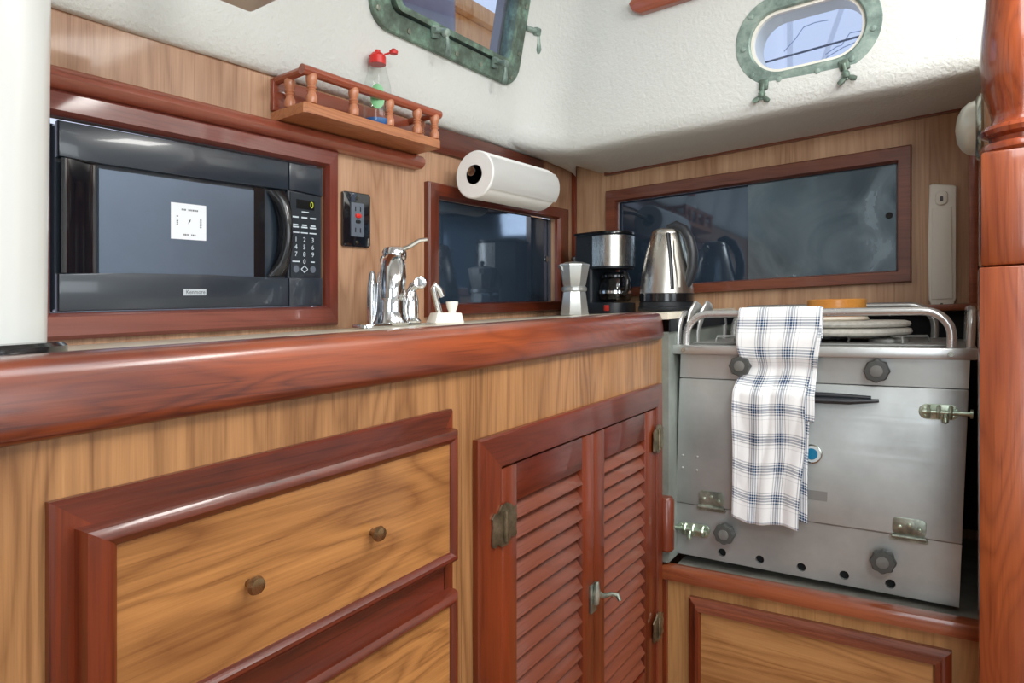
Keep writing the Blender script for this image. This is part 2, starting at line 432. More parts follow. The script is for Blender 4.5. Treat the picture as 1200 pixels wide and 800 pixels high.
FLATP = [(0, 0), (0, .012), (.08, .015), (.92, .015), (1, .012), (1, 0)]

# ------------------------------------------------------------------ structure: walls, liner, ceiling, sole
def wall_with_holes(name, P, u0, u1, v0, v1, holes, depth, mat):
    """panel `depth` thick with rectangular openings, as a grid of slabs"""
    us = sorted({u0, u1} | {h[i] for h in holes for i in (0, 1)}); vv = sorted({v0, v1} | {h[i] for h in holes for i in (2, 3)})
    b = MB(); bm = b.bm; cache = {}
    def V(u, v, n):
        k = (round(u, 5), round(v, 5), n)
        if k not in cache: cache[k] = bm.verts.new(P(u, v, n))
        return cache[k]
    solid = lambda i, j: 0 <= i < len(us) - 1 and 0 <= j < len(vv) - 1 and not any(h[0] <= us[i] + 1e-6 and us[i + 1] <= h[1] + 1e-6 and h[2] <= vv[j] + 1e-6 and vv[j + 1] <= h[3] + 1e-6 for h in holes)
    for i in range(len(us) - 1):
        for j in range(len(vv) - 1):
            if not solid(i, j): continue
            a = [(us[i], vv[j]), (us[i + 1], vv[j]), (us[i + 1], vv[j + 1]), (us[i], vv[j + 1])]
            bm.faces.new([V(*p, 0.) for p in a]); bm.faces.new([V(*p, -depth) for p in a][::-1])
            for k, (di, dj) in enumerate(((0, -1), (1, 0), (0, 1), (-1, 0))):
                if not solid(i + di, j + dj):
                    p, q = a[k], a[(k + 1) % 4]
                    bm.faces.new([V(*p, 0.), V(*p, -depth), V(*q, -depth), V(*q, 0.)])
    return struct(b.build(name, mat))
wall_with_holes('wall_left', Lw(-1.), -1.7, 1.83, -.95, .52, [(.372, .831, .022, .290), (1.15, 1.70, .02, .27)], .02, 'veneer_wall')
wall_with_holes('wall_back', Bw(1.81), -.999, .60, -.95, .52, [(-.85, -.12, .05, .315)], .02, 'veneer_back')
struct(MB().box(-1.05, 1.75, -1.75, 1.85, -.97, -.95).build('floor', 'sole'))
struct(MB().box(1.70, 1.74, -1.75, 1.85, -.95, 1.0).build('wall_right', 'wall_far'))
wall_with_holes('wall_aft', lambda u, v, n: (u, -1.72 + n, v), -1.05, 1.74, -.95, 1.0, [(.25, 1.2, -.5, .85)], .03, 'wall_far')
struct(MB().box(.60, 1.70, 1.82, 1.86, -.95, 1.0).build('wall_forward', 'wall_far'))
# ceiling with a hatch opening
wall_with_holes('ceiling', lambda u, v, n: (u, v, .93 - n), -.95, 1.74, -1.75, 1.7, [(-.05, .75, -.05, .75)], .03, 'liner')
# partition behind the turned post, forming the end of the stove recess
struct(MB().box(.036, .06, 1.32, 1.81, -.95, .43).build('wall_partition', 'veneer_back'))
struct(MB().box(.018, .0355, 1.785, 1.8095, -.04, .404, .003).build('trim_5', 'teak_x'))

def liner():
    """sprayed white liner: hull side leaning inboard, rounded corner, soffit and cabin side over the stove"""
    rows = [  # (inset left, z left, inset back, z back, radius)
        (0.0, .433, 0.0, .405, .012), (.006, .432, .10, .410, .06), (.014, .436, .225, .412, .12), (.02, .446, .266, .415, .13),
        (.028, .462, .279, .424, .13), (.035, .49, .287, .455, .125), (.045, .56, .295, .53, .11), (.078, .71, .3155, .70, .13),
        (.110, .86, .337, .86, .15), (.135, .92, .36, .915, .17), (.20, .945, .43, .94, .2), (.30, .95, .55, .95, .22)]
    ys = [-1.7 + i * .05 for i in range(200)]
    grid = []
    for (dl, zl, db, zb, R) in rows:
        cx, cy = -1 + dl, 1.81 - db
        row = []
        nl = 60; y_end = cy - R
        for i in range(nl + 1):
            y = -1.7 + (y_end + 1.7) * i / nl; row.append((cx, y, zl))
        for i in range(1, 12):
            a = PI - (PI / 2) * i / 12; t = i / 12
            row.append((cx + R + R * math.cos(a), cy - R + R * math.sin(a), zl + (zb - zl) * t))
        nb = 44; x0 = cx + R
        for i in range(nb + 1):
            x = x0 + (.75 - x0) * i / nb
            z = zb
            if db < .05:  # the lower edge steps down away from the corner
                z = .441 + (.398 - .441) * min(1, max(0, (x + .985) / .10)) if x < -.885 else .398 + (.411 - .398) * min(1, (x + .885) / .9)
            elif db < .26: z = zb + .03 * max(0, 1 - (x + 1) / .16) * (1 - db / .27)
            row.append((x, cy, z))
        grid.append(row)
    b = MB(); bm = b.bm
    vg = [[bm.verts.new((x, y, z)) for x, y, z in r] for r in grid]
    # gentle hand-laid unevenness
    for ri, r in enumerate(vg):
        for v in r:
            k = noise.noise(v.co * 3.1) * .006 + noise.noise(v.co * 9) * .0018
            if ri == 0: k = 0
            v.co.x += k if ri < 10 else 0; v.co.z += k * .6
    for a, c in zip(vg, vg[1:]):
        for i in range(len(a) - 1): bm.faces.new((a[i], a[i + 1], c[i + 1], c[i]))
    o = b.build('wall_liner', 'liner', angle=3)
    return struct(o)
LINER = liner()

# frames in the two cabin sides, for the opening ports
uL = Vector((0, .99977, .0215)).normalized(); nL = Vector((.97769, .004515, -.21)).normalized(); vL = uL.cross(nL) * -1
if vL.z < 0: vL = -vL
PL = TF(Vector((-.955, .5, .5323 + H)), Matrix((uL, vL, nL)).transposed())
uB = Vector((.99919, 0, .04027)).normalized(); nB = Vector((.005534, -.99051, -.13733)).normalized(); vB = uB.cross(nB)
if vB.z < 0: vB = -vB
PB = TF(Vector((-.3, 1.53, .5208 + H)), Matrix((uB, vB, nB)).transposed())
def cut(o, T, poly, d0=-.12, d1=.12):
    b = MB().prism(poly, d0, d1); c = b.build('cutter', 'dark', T=T)
    m = o.modifiers.new('cut', 'BOOLEAN'); m.operation = 'DIFFERENCE'; m.object = c; m.solver = 'EXACT'
    dg = bpy.context.evaluated_depsgraph_get(); ev = o.evaluated_get(dg)
    me = bpy.data.meshes.new_from_object(ev); o.modifiers.clear(); old = o.data; o.data = me
    bpy.data.meshes.remove(old); bpy.data.objects.remove(c)
    # keep only the cut sheet: drop what lies inside the opening
    bm = bmesh.new(); bm.from_mesh(me); Ai = T.A.inverted(); off = Vector(o.location)
    cu_, cv_ = sum(p[0] for p in poly) / len(poly), sum(p[1] for p in poly) / len(poly)
    big = [(cu_ + (u - cu_) * 1.004, cv_ + (v - cv_) * 1.006) for u, v in poly]
    def inside(u, v):
        r = False; j = len(big) - 1
        for i in range(len(big)):
            (a, b), (c2, d) = big[i], big[j]
            if (b > v) != (d > v) and u < (c2 - a) * (v - b) / (d - b) + a: r = not r
            j = i
        return r
    kill = []; bmesh.ops.triangulate(bm, faces=bm.faces[:])
    for f in bm.faces:
        q = Ai @ (f.calc_center_median() + off - T.o)
        if abs(q.z) < .2 and inside(q.x, q.y): kill.append(f)
    bmesh.ops.delete(bm, geom=kill, context='FACES'); bm.to_mesh(me); bm.free()
PL_HOLE = rrect(.435, .868, .045, .272, .035); PB_HOLE = rrect(-.095, .157, -.014, .140, .0765, 9)
cut(LINER, PL, PL_HOLE); cut(LINER, PB, PB_HOLE)

# trims of the shell
struct(MB().box(-1., -.985, 1.797, 1.8095, -.02, .47, .003).build('trim_1', 'mah_z'))     # corner strip
b = MB().box(-1., -.990, 1.10, 1.62, .372, .43, .004); struct(b.build('trim_2', 'mah_y'))  # strip under the liner
b = MB()
for (a0, z0, a1, z1) in ((-.885, .394, .036, .407),):
    b.quad((a0, 1.795, z0), (a1, 1.795, z1), (a1, 1.795, z1 + .012), (a0, 1.795, z0 + .012))
    bmesh.ops.extrude_face_region(b.bm, geom=b.bm.faces[:])
    for v in b.bm.verts[-4:]: v.co.y = 1.8095
struct(b.build('trim_3', 'mah_x'))
# cap moulding over the microwave surround
def strip(prof, y0, y1, name, mat, parent=None, X=-1.):
    b = MB(); e = [[b.bm.verts.new((X + n, y, z)) for z, n in prof] for y in (y0, y1)]
    n = len(prof)
    for i in range(n): b.bm.faces.new((e[0][i], e[0][(i + 1) % n], e[1][(i + 1) % n], e[1][i]))
    b.bm.faces.new(e[0]); b.bm.faces.new(e[1][::-1])
    return b.build(name, mat, parent)
struct(strip([(.3215, 0), (.3215, .020), (.325, .027), (.332, .031), (.340, .030), (.347, .024), (.350, .014), (.351, 0)], .05, 1.086, 'trim_4', 'cap'))

# ------------------------------------------------------------------ white post at the left
pt_ = thing('support_post', 'thick white painted tube post standing on the counter at the left edge', 'post', (-.620, .1825, -.019))
b = MB(); b.tube([(-.620, .1825, -.019), (-.615, .186, .5), (-.610, .190, .96)], .046, 40); b.build('tube', 'white_paint', pt_)
b = MB(); b.lathe([(.046, 0), (.060, 0), (.060, .008), (.057, .011), (.046, .012)], (-.620, .1825, -.0195), 40); b.build('base_ring', 'blackp', pt_)

# ------------------------------------------------------------------ microwave and its surround
su = thing('microwave_surround', 'red-brown mahogany frame around the black microwave', 'frame', (-1, .6, -.012))
frame4(su, Lw(-1.), (.338, .858, -.012, .3213), (.374, .831, .024, .288), [(0, .0002), (0, .010), (.15, .015), (.86, .016), (1, .008), (1, .0002)], ('surround', 'surround_z'))
mw = thing('microwave', 'black built-in microwave oven with keypad in mahogany frame', 'microwave', (-1.2, .6, .024))
MB().box(-1.36, -1.022, .376, .829, .0245, .285, .006).build('body', 'black_matte', mw)
P = Lw(-1.0)
# door: raised charcoal bezel built as frame of four bars around a recessed window, gentle bulge
def slab(poly, n0, n1, bev=0., P=P): return MB().prism(poly, n0, n1, P, bev=bev)
top = [(.385, .234), (.44, .2325), (.60, .2325), (.7495, .2345), (.7495, .2845), (.385, .2825)]
d = slab(rrect(.3855, .7495, .026, .283, .006), -.022, -.006).build('door', 'mwface', mw)
slab(top, -.006, .006, .003).build('door_top_band', 'mwface', d)
slab([(.385, .026), (.7495, .026), (.7495, .0765), (.60, .0795), (.48, .0795), (.385, .077)], -.006, .006, .003).build('door_bottom_band', 'mwface', d)
b = MB(); n = 12; e = []
for i in range(n + 1):
    t = i / n; e.append([b.bm.verts.new(P(.388 + .049 * t, z, .005 - .010 * math.sin(t * PI / 2) ** 2)) for z in (.078, .233)])
for a, c in zip(e, e[1:]): b.bm.faces.new((a[0], c[0], c[1], a[1]))
b.build('door_left_column', 'mwgloss', d)
slab([(.438, .079), (.684, .078), (.684, .2265), (.438, .2265)], -.006, -.002).build('window', 'mwwin', mw)
slab([(.684, .078), (.706, .078), (.706, .2325), (.684, .2325)], -.006, -.0035).build('handle_recess', 'mwgloss', mw)
b = MB(); e = []          # bowed door handle
for i in range(17):
    t = i / 16; z = .080 + .150 * t; w = .017 + .012 * abs(2 * t - 1) ** 2; cu = .7475
    out = .004 + .019 * math.sin(PI * t) ** .7
    e.append([b.bm.verts.new(P(u, z, nn)) for u, nn in ((cu - w - .008 * abs(2 * t - 1) ** 3, out * .3 - .004), (cu - w, out), (cu - w * .5, out + .005), (cu - .003, out + .001), (cu - .001, -.004))])
for a, c in zip(e, e[1:]):
    for k in range(4): b.bm.faces.new((a[k], a[k + 1], c[k + 1], c[k]))
b.build('handle', 'mwhandle', mw, angle=1.2)
cp = slab(rrect(.7515, .8265, .026, .284, .004), -.022, -.001, .002).build('control_panel', 'mwface', mw)
slab([(.7515, .236), (.8265, .232), (.8265, .284), (.7515, .2845)], -.001, .005, .003).build('panel_top_band', 'mwface', mw)
slab([(.7515, .026), (.8265, .026), (.8265, .078), (.7515, .0765)], -.001, .005, .003).build('panel_bottom_band', 'mwface', mw)
slab([(.7565, .080), (.8225, .081), (.8225, .2295), (.7565, .2325)], -.001, .0012).build('keypad', 'mwpanel', mw)
ds = slab([(.769, .2045), (.8085, .204), (.8085, .2205), (.769, .221)], .0012, .0022).build('display', 'lcd', mw)
b = MB(); b.text('0', .017, lambda x, y, n: P(.8025 + x, .2125 + y, .0027)); b.build('digit', 'lcd_digit', ds, smooth=False)
b = MB()
def bar(u, v, w, h, n=.0016): b.quad(P(u - w / 2, v - h / 2, n), P(u + w / 2, v - h / 2, n), P(u + w / 2, v + h / 2, n), P(u - w / 2, v + h / 2, n))
for r_, (v, h) in enumerate(((.1885, .0028), (.1745, .0026), (.1705, .0026), (.1605, .0022))):
    for u in (.767, .7865, .806):
        bar(u, v, (.013, .011, .014, .016)[r_], h)
bar(.7885, .199, .016, .0018)
for k, ch in enumerate('123456789'):
    u = (.768, .7865, .8055)[k % 3]; v = (.1475, .134, .1207)[k // 3]
    b.text(ch, .0125, lambda x, y, n, u=u, v=v: P(u + x, v + y, .0017))
b.text('0', .0125, lambda x, y, n: P(.7865 + x, .1073 + y, .0017))
bar(.768, .1073, .016, .0022); bar(.8055, .1073, .009, .0022)
b.build('key_legends', 'print', mw, smooth=False)
for k, (u, v) in enumerate(((.768, .0935), (.8055, .0935))):
    b = MB().prism(ell(u, v, .0062, .0066, 16), .0012, .0022, P); b.build('round_key', 'greyout', mw)
b = MB(); b.prism([(.7785, .0935), (.7865, .0865), (.7945, .0935), (.7865, .1005)], .0012, .0022, P); kk = b.build('start_key', 'print', mw)
MB().prism([(.7805, .0935), (.7865, .0885), (.7925, .0935), (.7865, .0985)], .0022, .0026, P).build('key_face', 'mwpanel', kk)
bd = slab([(.555, .0465), (.592, .0465), (.592, .0565), (.555, .0565)], .006, .0072).build('badge', 'silver', mw)
b = MB(); b.text('Kenmore', .0092, lambda x, y, n: P(.5745 + x * .9, .0515 + y, .0076)); b.build('lettering', 'ink', bd, smooth=False)
st = slab([(.540, .1345), (.597, .1345), (.597, .1905), (.540, .1905)], -.002, -.0014)
st = tag(st.build('sticker', 'sticker', origin=(-1, .568, .1345)), 'square white sticker on the microwave door window', 'sticker')
b = MB()
random.seed(3)
def inkrow(u, v, wtot, horiz=True):
    x = -wtot / 2
    while x < wtot / 2:
        w = random.choice((.0014, .0018, .0022)); h = .0026
        if random.random() > .12:
            if horiz: b.quad(P(u + x, v, -.0011), P(u + x + w, v, -.0011), P(u + x + w, v + h, -.0011), P(u + x, v + h, -.0011))
            else: b.quad(P(u, v + x, -.0011), P(u + h, v + x, -.0011), P(u + h, v + x + w, -.0011), P(u, v + x + w, -.0011))
        x += w + .0009
inkrow(.5695, .1795, .026); inkrow(.5695, .1405, .021); inkrow(.5485, .163, .014, False); inkrow(.5865, .161, .014, False)
b.prism([(.567, .159), (.5705, .1625), (.5715, .167), (.5685, .1645)], -.0013, -.0011, P)
b.build('print', 'ink', st, smooth=False)

# ------------------------------------------------------------------ power outlet
ou = thing('power_outlet', 'black wall outlet plate with grey socket beside the microwave', 'outlet', (-1, .909, .195))
slab(rrect(.874, .945, .141, .249, .004), .0002, .007, .0025).build('plate', 'mwgloss', ou)
so = slab(rrect(.893, .9265, .161, .228, .002), .007, .0095, .001).build('socket', 'greyout', ou)
for u, v in ((.9035, .216), (.9165, .216), (.9035, .174), (.9165, .174)):
    slab([(u - .0012, v - .0045), (u + .0012, v - .0045), (u + .0012, v + .0045), (u - .0012, v + .0045)], .0096, .0099).build('slot', 'dark', so)
slab(rrect(.903, .917, .1985, .2065, .003), .0095, .0122, .001).build('test_button', 'red', so)
slab(rrect(.904, .916, .188, .194, .002), .0095, .0115, .001).build('reset_button', 'dark', so)
for v in (.2385, .150): slab(ell(.9098, v, .0032), .007, .0082).build('screw', 'nickel', ou)

# ------------------------------------------------------------------ smoked sliding lockers (left wall and back wall)
lk = thing('sliding_locker', 'small dark sliding-glass locker behind the faucet and paper towel', 'cabinet', (-1, 1.43, 0))
frame4(lk, Lw(-1.), (1.116, 1.757, -.006, .300), (1.154, 1.697, .024, .266), [(0, .0002), (0, .013), (.1, .017), (.85, .017), (1, .009), (1, .0002)], ('mah_y', 'mah_z'))
p1 = MB().box(-1.012, -1.007, 1.152, 1.575, .023, .267).build('glass_pane', 'smoke', lk)
p2 = MB().box(-1.019, -1.014, 1.553, 1.698, .023, .267).build('glass_pane', 'smoke', lk)
MB().lathe([(.004, 0), (.0085, 0), (.0085, .002), (.004, .0025)], (-1.007, 1.166, .152), 20, ax='x').build('finger_pull', 'brass', p1)
MB().lathe([(.004, 0), (.0085, 0), (.0085, .002), (.004, .0025)], (-1.014, 1.672, .148), 20, ax='x').build('finger_pull', 'nickel', p2)
struct(MB().box(-1.30, -1.03, 1.14, 1.71, -.0, .01).build('trim_6', 'dark'))
lb = thing('sliding_locker', 'wide dark sliding-glass locker in mahogany frame above the stove', 'cabinet', (-.486, 1.81, .03))
frame4(lb, Bw(1.81), (-.881, -.092, .025, .346), (-.845, -.123, .054, .309), [(0, .0002), (0, .014), (.08, .018), (.86, .018), (1, .008), (1, .0002)], ('mah_x', 'mah_x'))
q1 = MB().box(-.848, -.449, 1.822, 1.827, .052, .311).build('glass_pane', 'smoke', lb)
q2 = MB().box(-.469, -.121, 1.815, 1.820, .052, .311).build('glass_pane', 'smoke_haze', lb)
q2['label'] = 'front pane clouded with smudges'
MB().lathe([(0, 0), (.0078, 0), (.0078, .0008), (0, .0008)], (-.139, 1.8142, .187), 20, ax='y').build('finger_hole', 'dark', q2)

# ------------------------------------------------------------------ fiddle-rail shelf
sh = thing('gallery_shelf', 'small teak shelf with turned gallery rail above the microwave corner', 'shelf', (-.955, .89, .352))
Z0, Z1 = .350, .369
MB().prism([(-.9995, .716), (-.912, .716), (-.907, .722), (-.907, 1.062), (-.912, 1.068), (-.9995, 1.068)], Z0, Z1, bev=.004).build('shelf_board', 'teak', sh)
MB().box(-.9995, -.990, .714, 1.070, .369, .426, .002).build('back_board', 'teak_rail', sh)
MB().box(-.9995, -.972, 1.060, 1.0695, .3255, .3495, .003).build('corner_bracket', 'teak_rail', sh)
b = MB(); b.tube([(-.992, .722, .4225), (-.913, .722, .4225)], .0075, 10); b.build('side_rail', 'teak_x', sh)
b = MB(); b.tube([(-.992, 1.060, .4225), (-.913, 1.060, .4225)], .0075, 10); b.build('side_rail', 'teak_x', sh)
b = MB(); b.tube([(-.914, .714, .4225), (-.914, 1.069, .4225)], .0088, 12); b.build('front_rail', 'teak_rail', sh)
prof = [(.0085, 0), (.0095, .003), (.0095, .013), (.0075, .016), (.0066, .020), (.0088, .0225), (.0066, .025), (.0088, .0275), (.0066, .030), (.0078, .034), (.0095, .038), (.0098, .045), (.0085, .050)]
bal = MB().lathe(prof, (-.914, .735, .3685), 16).build('baluster', 'teak_turned', sh)
for dx, dy in ((-.045, -.010), (0, .094), (0, .185), (0, .264), (0, .318), (-.045, .325)): clone(bal, (dx, dy, 0), sh)

# dish soap bottle on the shelf
T = upright(-.938, .912, .369, 34); T.A = T.A @ Matrix.Scale(1.09, 3)
bt = thing('dish_soap_bottle', 'clear dish soap bottle with red flip cap on the small shelf', 'bottle', T=T)
MB().lathe([(0, .0), (.023, .0), (.0255, .004), (.0255, .05), (.0235, .075), (.015, .108), (.0125, .113), (.0125, .118)], seg=28).build('bottle_body', 'clear', bt)
MB().lathe([(0, .001), (.022, .001), (.0245, .005), (.0245, .012), (0, .012)], seg=28).build('liquid', 'soap_blue', bt)
b = MB()
for i in range(9):
    a0 = math.radians(-130 + i * 10); a1 = a0 + math.radians(10)
    for r0, r1 in ((0, .016),):
        pass
lp = []
for i in range(24):
    t = 2 * PI * i / 24; a = math.radians(-78) + .5 * math.cos(t); z = .048 + .022 * math.sin(t)
    lp.append((.0259 * math.cos(a), .0259 * math.sin(a), z))
b.bm.faces.new([b.bm.verts.new(p) for p in lp]); bmesh.ops.triangulate(b.bm, faces=b.bm.faces[:], quad_method='BEAUTY', ngon_method='EAR_CLIP')
b.build('label_patch', 'soap_green', bt)
cpn = MB().lathe([(.0125, .112), (.0148, .112), (.0148, .126), (.010, .132), (.005, .133), (.005, .138), (0, .139)], seg=24).build('cap', 'red', bt)
b = MB(); b.tube([(.012, 0, .130), (.022, 0, .133)], .002, 8); b.lathe([(0, -.004), (.007, -.003), (.008, .002), (.004, .006), (0, .007)], (.029, 0, .134), 16); b.build('cap_lid', 'red', cpn)

# paper towel roll with holder under the liner
pr = thing('paper_towel_roll', 'white paper towel roll mounted on the wall above the small locker', 'paper towel', (-.905, 1.19, .30))
b = MB(); R0, R1 = .022, .054; cx, cz = -.905, .311
y0, y1 = 1.178, 1.462
b.lathe([(R0, y0), (R1 - .003, y0), (R1, y0 + .003), (R1, y1 - .003), (R1 - .003, y1), (R0, y1), (R0, y0)], (cx, 0, cz), 48, ax='y')
b.build('paper', 'paper', pr)
b = MB(); b.lathe([(R0 - .001, y0 + .0005), (R0, y0 + .0005), (R0, y1), (R0 - .001, y1), (R0 - .001, y0 + .0005)], (cx, 0, cz), 32, ax='y'); b.build('core', 'card', pr)
b = MB(); e = []     # loose leading sheet
for i in range(10):
    a = math.radians(40 - i * 9); r = R1 + .0012 + .00016 * i
    e.append([b.bm.verts.new((cx + r * math.cos(a), y, cz + r * math.sin(a))) for y in (y0 + .002, y1 + .004)])
xx = cx + (R1 + .004) * math.cos(math.radians(-48)); 
for a, c in zip(e, e[1:]): b.bm.faces.new((a[0], c[0], c[1], a[1]))
bmesh.ops.solidify(b.bm, geom=b.bm.faces[:], thickness=.0012)
b.build('loose_sheet', 'paper', pr)
hd = thing('paper_towel_holder', 'nickel rod and arm holding the paper towel roll', 'holder', (-.99, 1.19, .35))
b = MB(); b.tube([(cx - .006, y0 + .004, cz + .007), (cx, y0 + .05, cz + .002), (cx, y1 + .012, cz)], [.0085, .0065, .0065], 14); b.build('rod', 'nickel', hd)
b = MB(); b.lathe([(0, -.004), (.0105, -.003), (.0115, 0), (.0105, .003), (0, .004)], (cx - .007, y0 + .001, cz + .008), 20, ax='y'); b.build('end_cap', 'nickel', hd)
b = MB(); b.tube([(-.999, y1 + .010, .349), (-.955, y1 + .010, .340), (cx, y1 + .010, cz + .006)], [.007, .006, .008], 12); b.build('end_arm', 'nickel', hd)

# ------------------------------------------------------------------ ports
def port(name, label, T, outer, inner, hole, mat, depth):
    t = thing(name, label, 'porthole', T=T)
    b = MB(); n = len(outer)
    lv = [(outer, .0005), (outer, .010), ([(o[0] * .94 + i[0] * .06, o[1] * .94 + i[1] * .06) for o, i in zip(outer, inner)], .0125),
          ([(o[0] * .10 + i[0] * .90, o[1] * .10 + i[1] * .90) for o, i in zip(outer, inner)], .0125), (inner, .010), (inner, -depth)]
    rings = [[b.bm.verts.new((u, v, h)) for u, v in pl] for pl, h in lv]
    for a, c in zip(rings, rings[1:]):
        for k in range(n): b.bm.faces.new((a[k], a[(k + 1) % n], c[(k + 1) % n], c[k]))
    b.build('flange', mat, t, T=T)
    return t
k = 7
oL = rrect(.392, .905, .012, .302, .055, k); iL = rrect(.440, .862, .052, .266, .028, k)
po = port('rectangular_port', 'rectangular green-patina opening port high above the shelf', PL, oL, iL, PL_HOLE, 'verdigris_dark', .03)
# hinged inner sash ring + glass
sash_o = rrect(.446, .857, .057, .261, .024, k); sash_i = rrect(.461, .846, .069, .250, .016, k)
def ring(o_, i_, h0, h1):
    b = MB(); n = len(o_)
    rs = [[b.bm.verts.new((u, v, h)) for u, v in pl] for pl, h in ((o_, h0), (o_, h1), (i_, h1), (i_, h0))]
    for j in range(4):
        a, c = rs[j], rs[(j + 1) % 4]
        for q in range(n): b.bm.faces.new((a[q], a[(q + 1) % n], c[(q + 1) % n], c[q]))
    return b
ring(sash_o, sash_i, -.004, .019).build('sash', 'verdigris_dark', po)
MB().prism(sash_i, .001, .005).build('glass_pane', 'portglass', po)
ring(rrect(.4385, .8635, .0505, .2675, .029, k), rrect(.449, .853, .06, .258, .02, k), -.055, -.03).build('tunnel', 'canvas', po)
def dog(parent, u, v, ang, mat='verdigris'):
    """swing bolt: lug on the flange, barrel and a drop shaped thumb handle"""
    m = Matrix.Translation((u, v, .012)) @ Matrix.Rotation(ang, 4, 'Z')
    b = MB(); b.box(-.011, .011, -.016, .010, 0, .010, .003, m=m); b.tube([(-.013, .0, .014), (.013, 0, .014)], .006, 12, m=m)
    b.tube([(0, 0, .010), (0, -.004, .034)], [.0045, .0045], 10, m=m)
    b.lathe([(0, -.003), (.008, -.001), (.0095, .004), (.008, .010), (.003, .012), (0, .012)], (0, -.005, .030), 16, m=m)
    b.tube([(0, -.006, .036), (.002, -.020, .038), (.004, -.034, .037), (.005, -.046, .035), (.005, -.052, .034)], [.004, .0045, .007, .0085, .004], 12, m=m, flat=.7)
    b.build('swing_bolt', mat, parent)
dog(po, .572, .053, .25); dog(po, .792, .050, .1)
m = Matrix.Translation((.905, .165, .010))
b = MB(); b.tube([(0, 0, 0), (.028, .0, .012)], .0065, 12, m=m); b.box(.024, .044, -.010, .010, .004, .020, .004, m=m)
b.tube([(.040, -.004, .014), (.044, -.022, .016), (.050, -.040, .016), (.052, -.050, .015)], [.0045, .005, .009, .005], 12, m=m, flat=.7); b.build('swing_bolt', 'verdigris', po)
for u, v in ((.41, .045), (.50, .028), (.655, .028), (.745, .030), (.873, .033), (.888, .095), (.888, .21)):
    MB().lathe([(0, 0), (.0062, 0), (.0055, .002), (0, .0032)], (u, v, .0124), 14).build('screw', 'hinge', po)
oB = rrect(-.115, .176, -.034, .160, .0965, 12); iB = rrect(-.083, .145, -.002, .128, .0645, 12)
pb = port('oval_port', 'oval verdigris porthole high above the stove, sky and masts behind', PB, oB, iB, PB_HOLE, 'verdigris', .03)
ring(rrect(-.085, .147, -.004, .130, .0665, 12), rrect(-.077, .139, .004, .122, .0585, 12), -.09, .004).build('tunnel', 'white_plastic', pb)
MB().prism(rrect(-.079, .141, .002, .124, .0605, 12), -.012, -.008).build('glass_pane', 'portglass', pb)
for u, v in ((-.098, .063), (-.083, .003), (-.028, -.018), (.050, -.019), (.116, -.010), (.150, .115), (.158, .040), (-.076, .128)):
    MB().lathe([(0, 0), (.0062, 0), (.0055, .002), (0, .0035)], (u, v, .0124), 14).build('screw', 'verdigris', pb)
def wingnut(u, v, ang):
    m = Matrix.Translation((u, v, .010)) @ Matrix.Rotation(ang, 4, 'Z')
    b = MB(); b.box(-.010, .010, -.008, .014, 0, .009, .003, m=m); b.tube([(0, .004, .012), (0, -.030, .014)], .0042, 10, m=m)
    b.lathe([(0, -.006), (.007, -.005), (.008, .004), (.005, .009), (0, .010)], (0, -.020, .014), 14, m=m, ax='y')
    for s in (-1, 1): b.tube([(0, -.022, .014), (s * .010, -.030, .016), (s * .017, -.034, .017)], [.003, .0062, .0045], 10, m=m, flat=.6)
    b.build('wing_nut', 'verdigris_dark', pb)
wingnut(-.060, -.026, -.15); wingnut(.102, -.022, .15)

# teak handrail end on the cabin side
b = MB(); pl = [(-.352, .232), (-.345, .214), (-.325, .202), (.6, .203), (.6, .243), (-.325, .243), (-.345, .240)]
b.prism(pl, .0, .03, bev=.006); tag(b.build('handrail', 'teak_x', T=PB, origin=(-.34, .22, 0)), 'teak handrail end on the white cabin side left of oval port', 'handrail')
# white locker box on the hull side, its corner just in view at the top
lamp_ = thing('deckhead_lamp', 'white deckhead light housing corner at the top edge above microwave', 'lamp', (-.70, .45, .42))
MB().box(-.775, -.60, .30, .525, .408, .445, .005).build('housing', 'white_paint', lamp_)
MB().box(-.70, -.66, .38, .42, .445, .925).build('bracket', 'white_paint', lamp_)

# outside the ports: neighbouring masts and rigging, wooden panel and grey drum added for the rectangular port
def wp(x, y, z): return (x, y, z)
for i, (x, r, lean, lab) in enumerate(((-1.10, .022, 0., 'pale mast seen through the oval port, leftmost'), (-.93, .020, .35, 'leaning pale spar seen through the oval port'), (-.62, .022, .12, 'pale mast seen through the oval port, rightmost'))):
    ms = thing('mast', lab, 'mast', (x, 5.5, -.9))
    b = MB(); b.tube([(x, 5.5, -.9), (x, 5.5, 1.6), (x + lean, 5.5, 2.6), (x + lean * 2.2, 5.5, 5.5)], r, 12); b.build('pole', 'mast', ms)
    if i != 1:
        b = MB(); b.tube([(x - .4, 5.5, 2.9), (x + .4, 5.5, 2.9)], .01, 8); b.build('crosstree', 'mast', ms)
b = MB(); b.tube([(-2.2, 4, 1.33), (.6, 4, 1.44)], .006, 6); tag(b.build('lifeline', 'wire', origin=(-.8, 4, 1.4)), 'dark wire running level across the oval port view', 'wire')
b = MB(); random.seed(5)
for k in range(16):
    x = -1.15 + random.random() * .75; z = 1.5 + random.random() * 1.0; pts = [(x, 5.2, z)]
    for j in range(5): pts.append((pts[-1][0] + random.uniform(.03, .11), 5.2, pts[-1][2] + random.uniform(-.02, .08)))
    b.tube(pts, .004, 5)
tag(b.build('branches', 'twig', origin=(-.9, 5.2, 1.5)), 'thin pale bare branches between masts in the oval port', 'branches', kind='stuff')
dk = thing('port_panel', 'varnished wooden panel placed outside the rectangular port', 'locker', (-2.0, 1.9, .5))  # panel and drum put behind the port to fill the view in its glass
MB().box(-2.10, -1.75, 1.99, 2.85, -.9, 1.27, .01).build('side_panel', 'port_wood', dk)
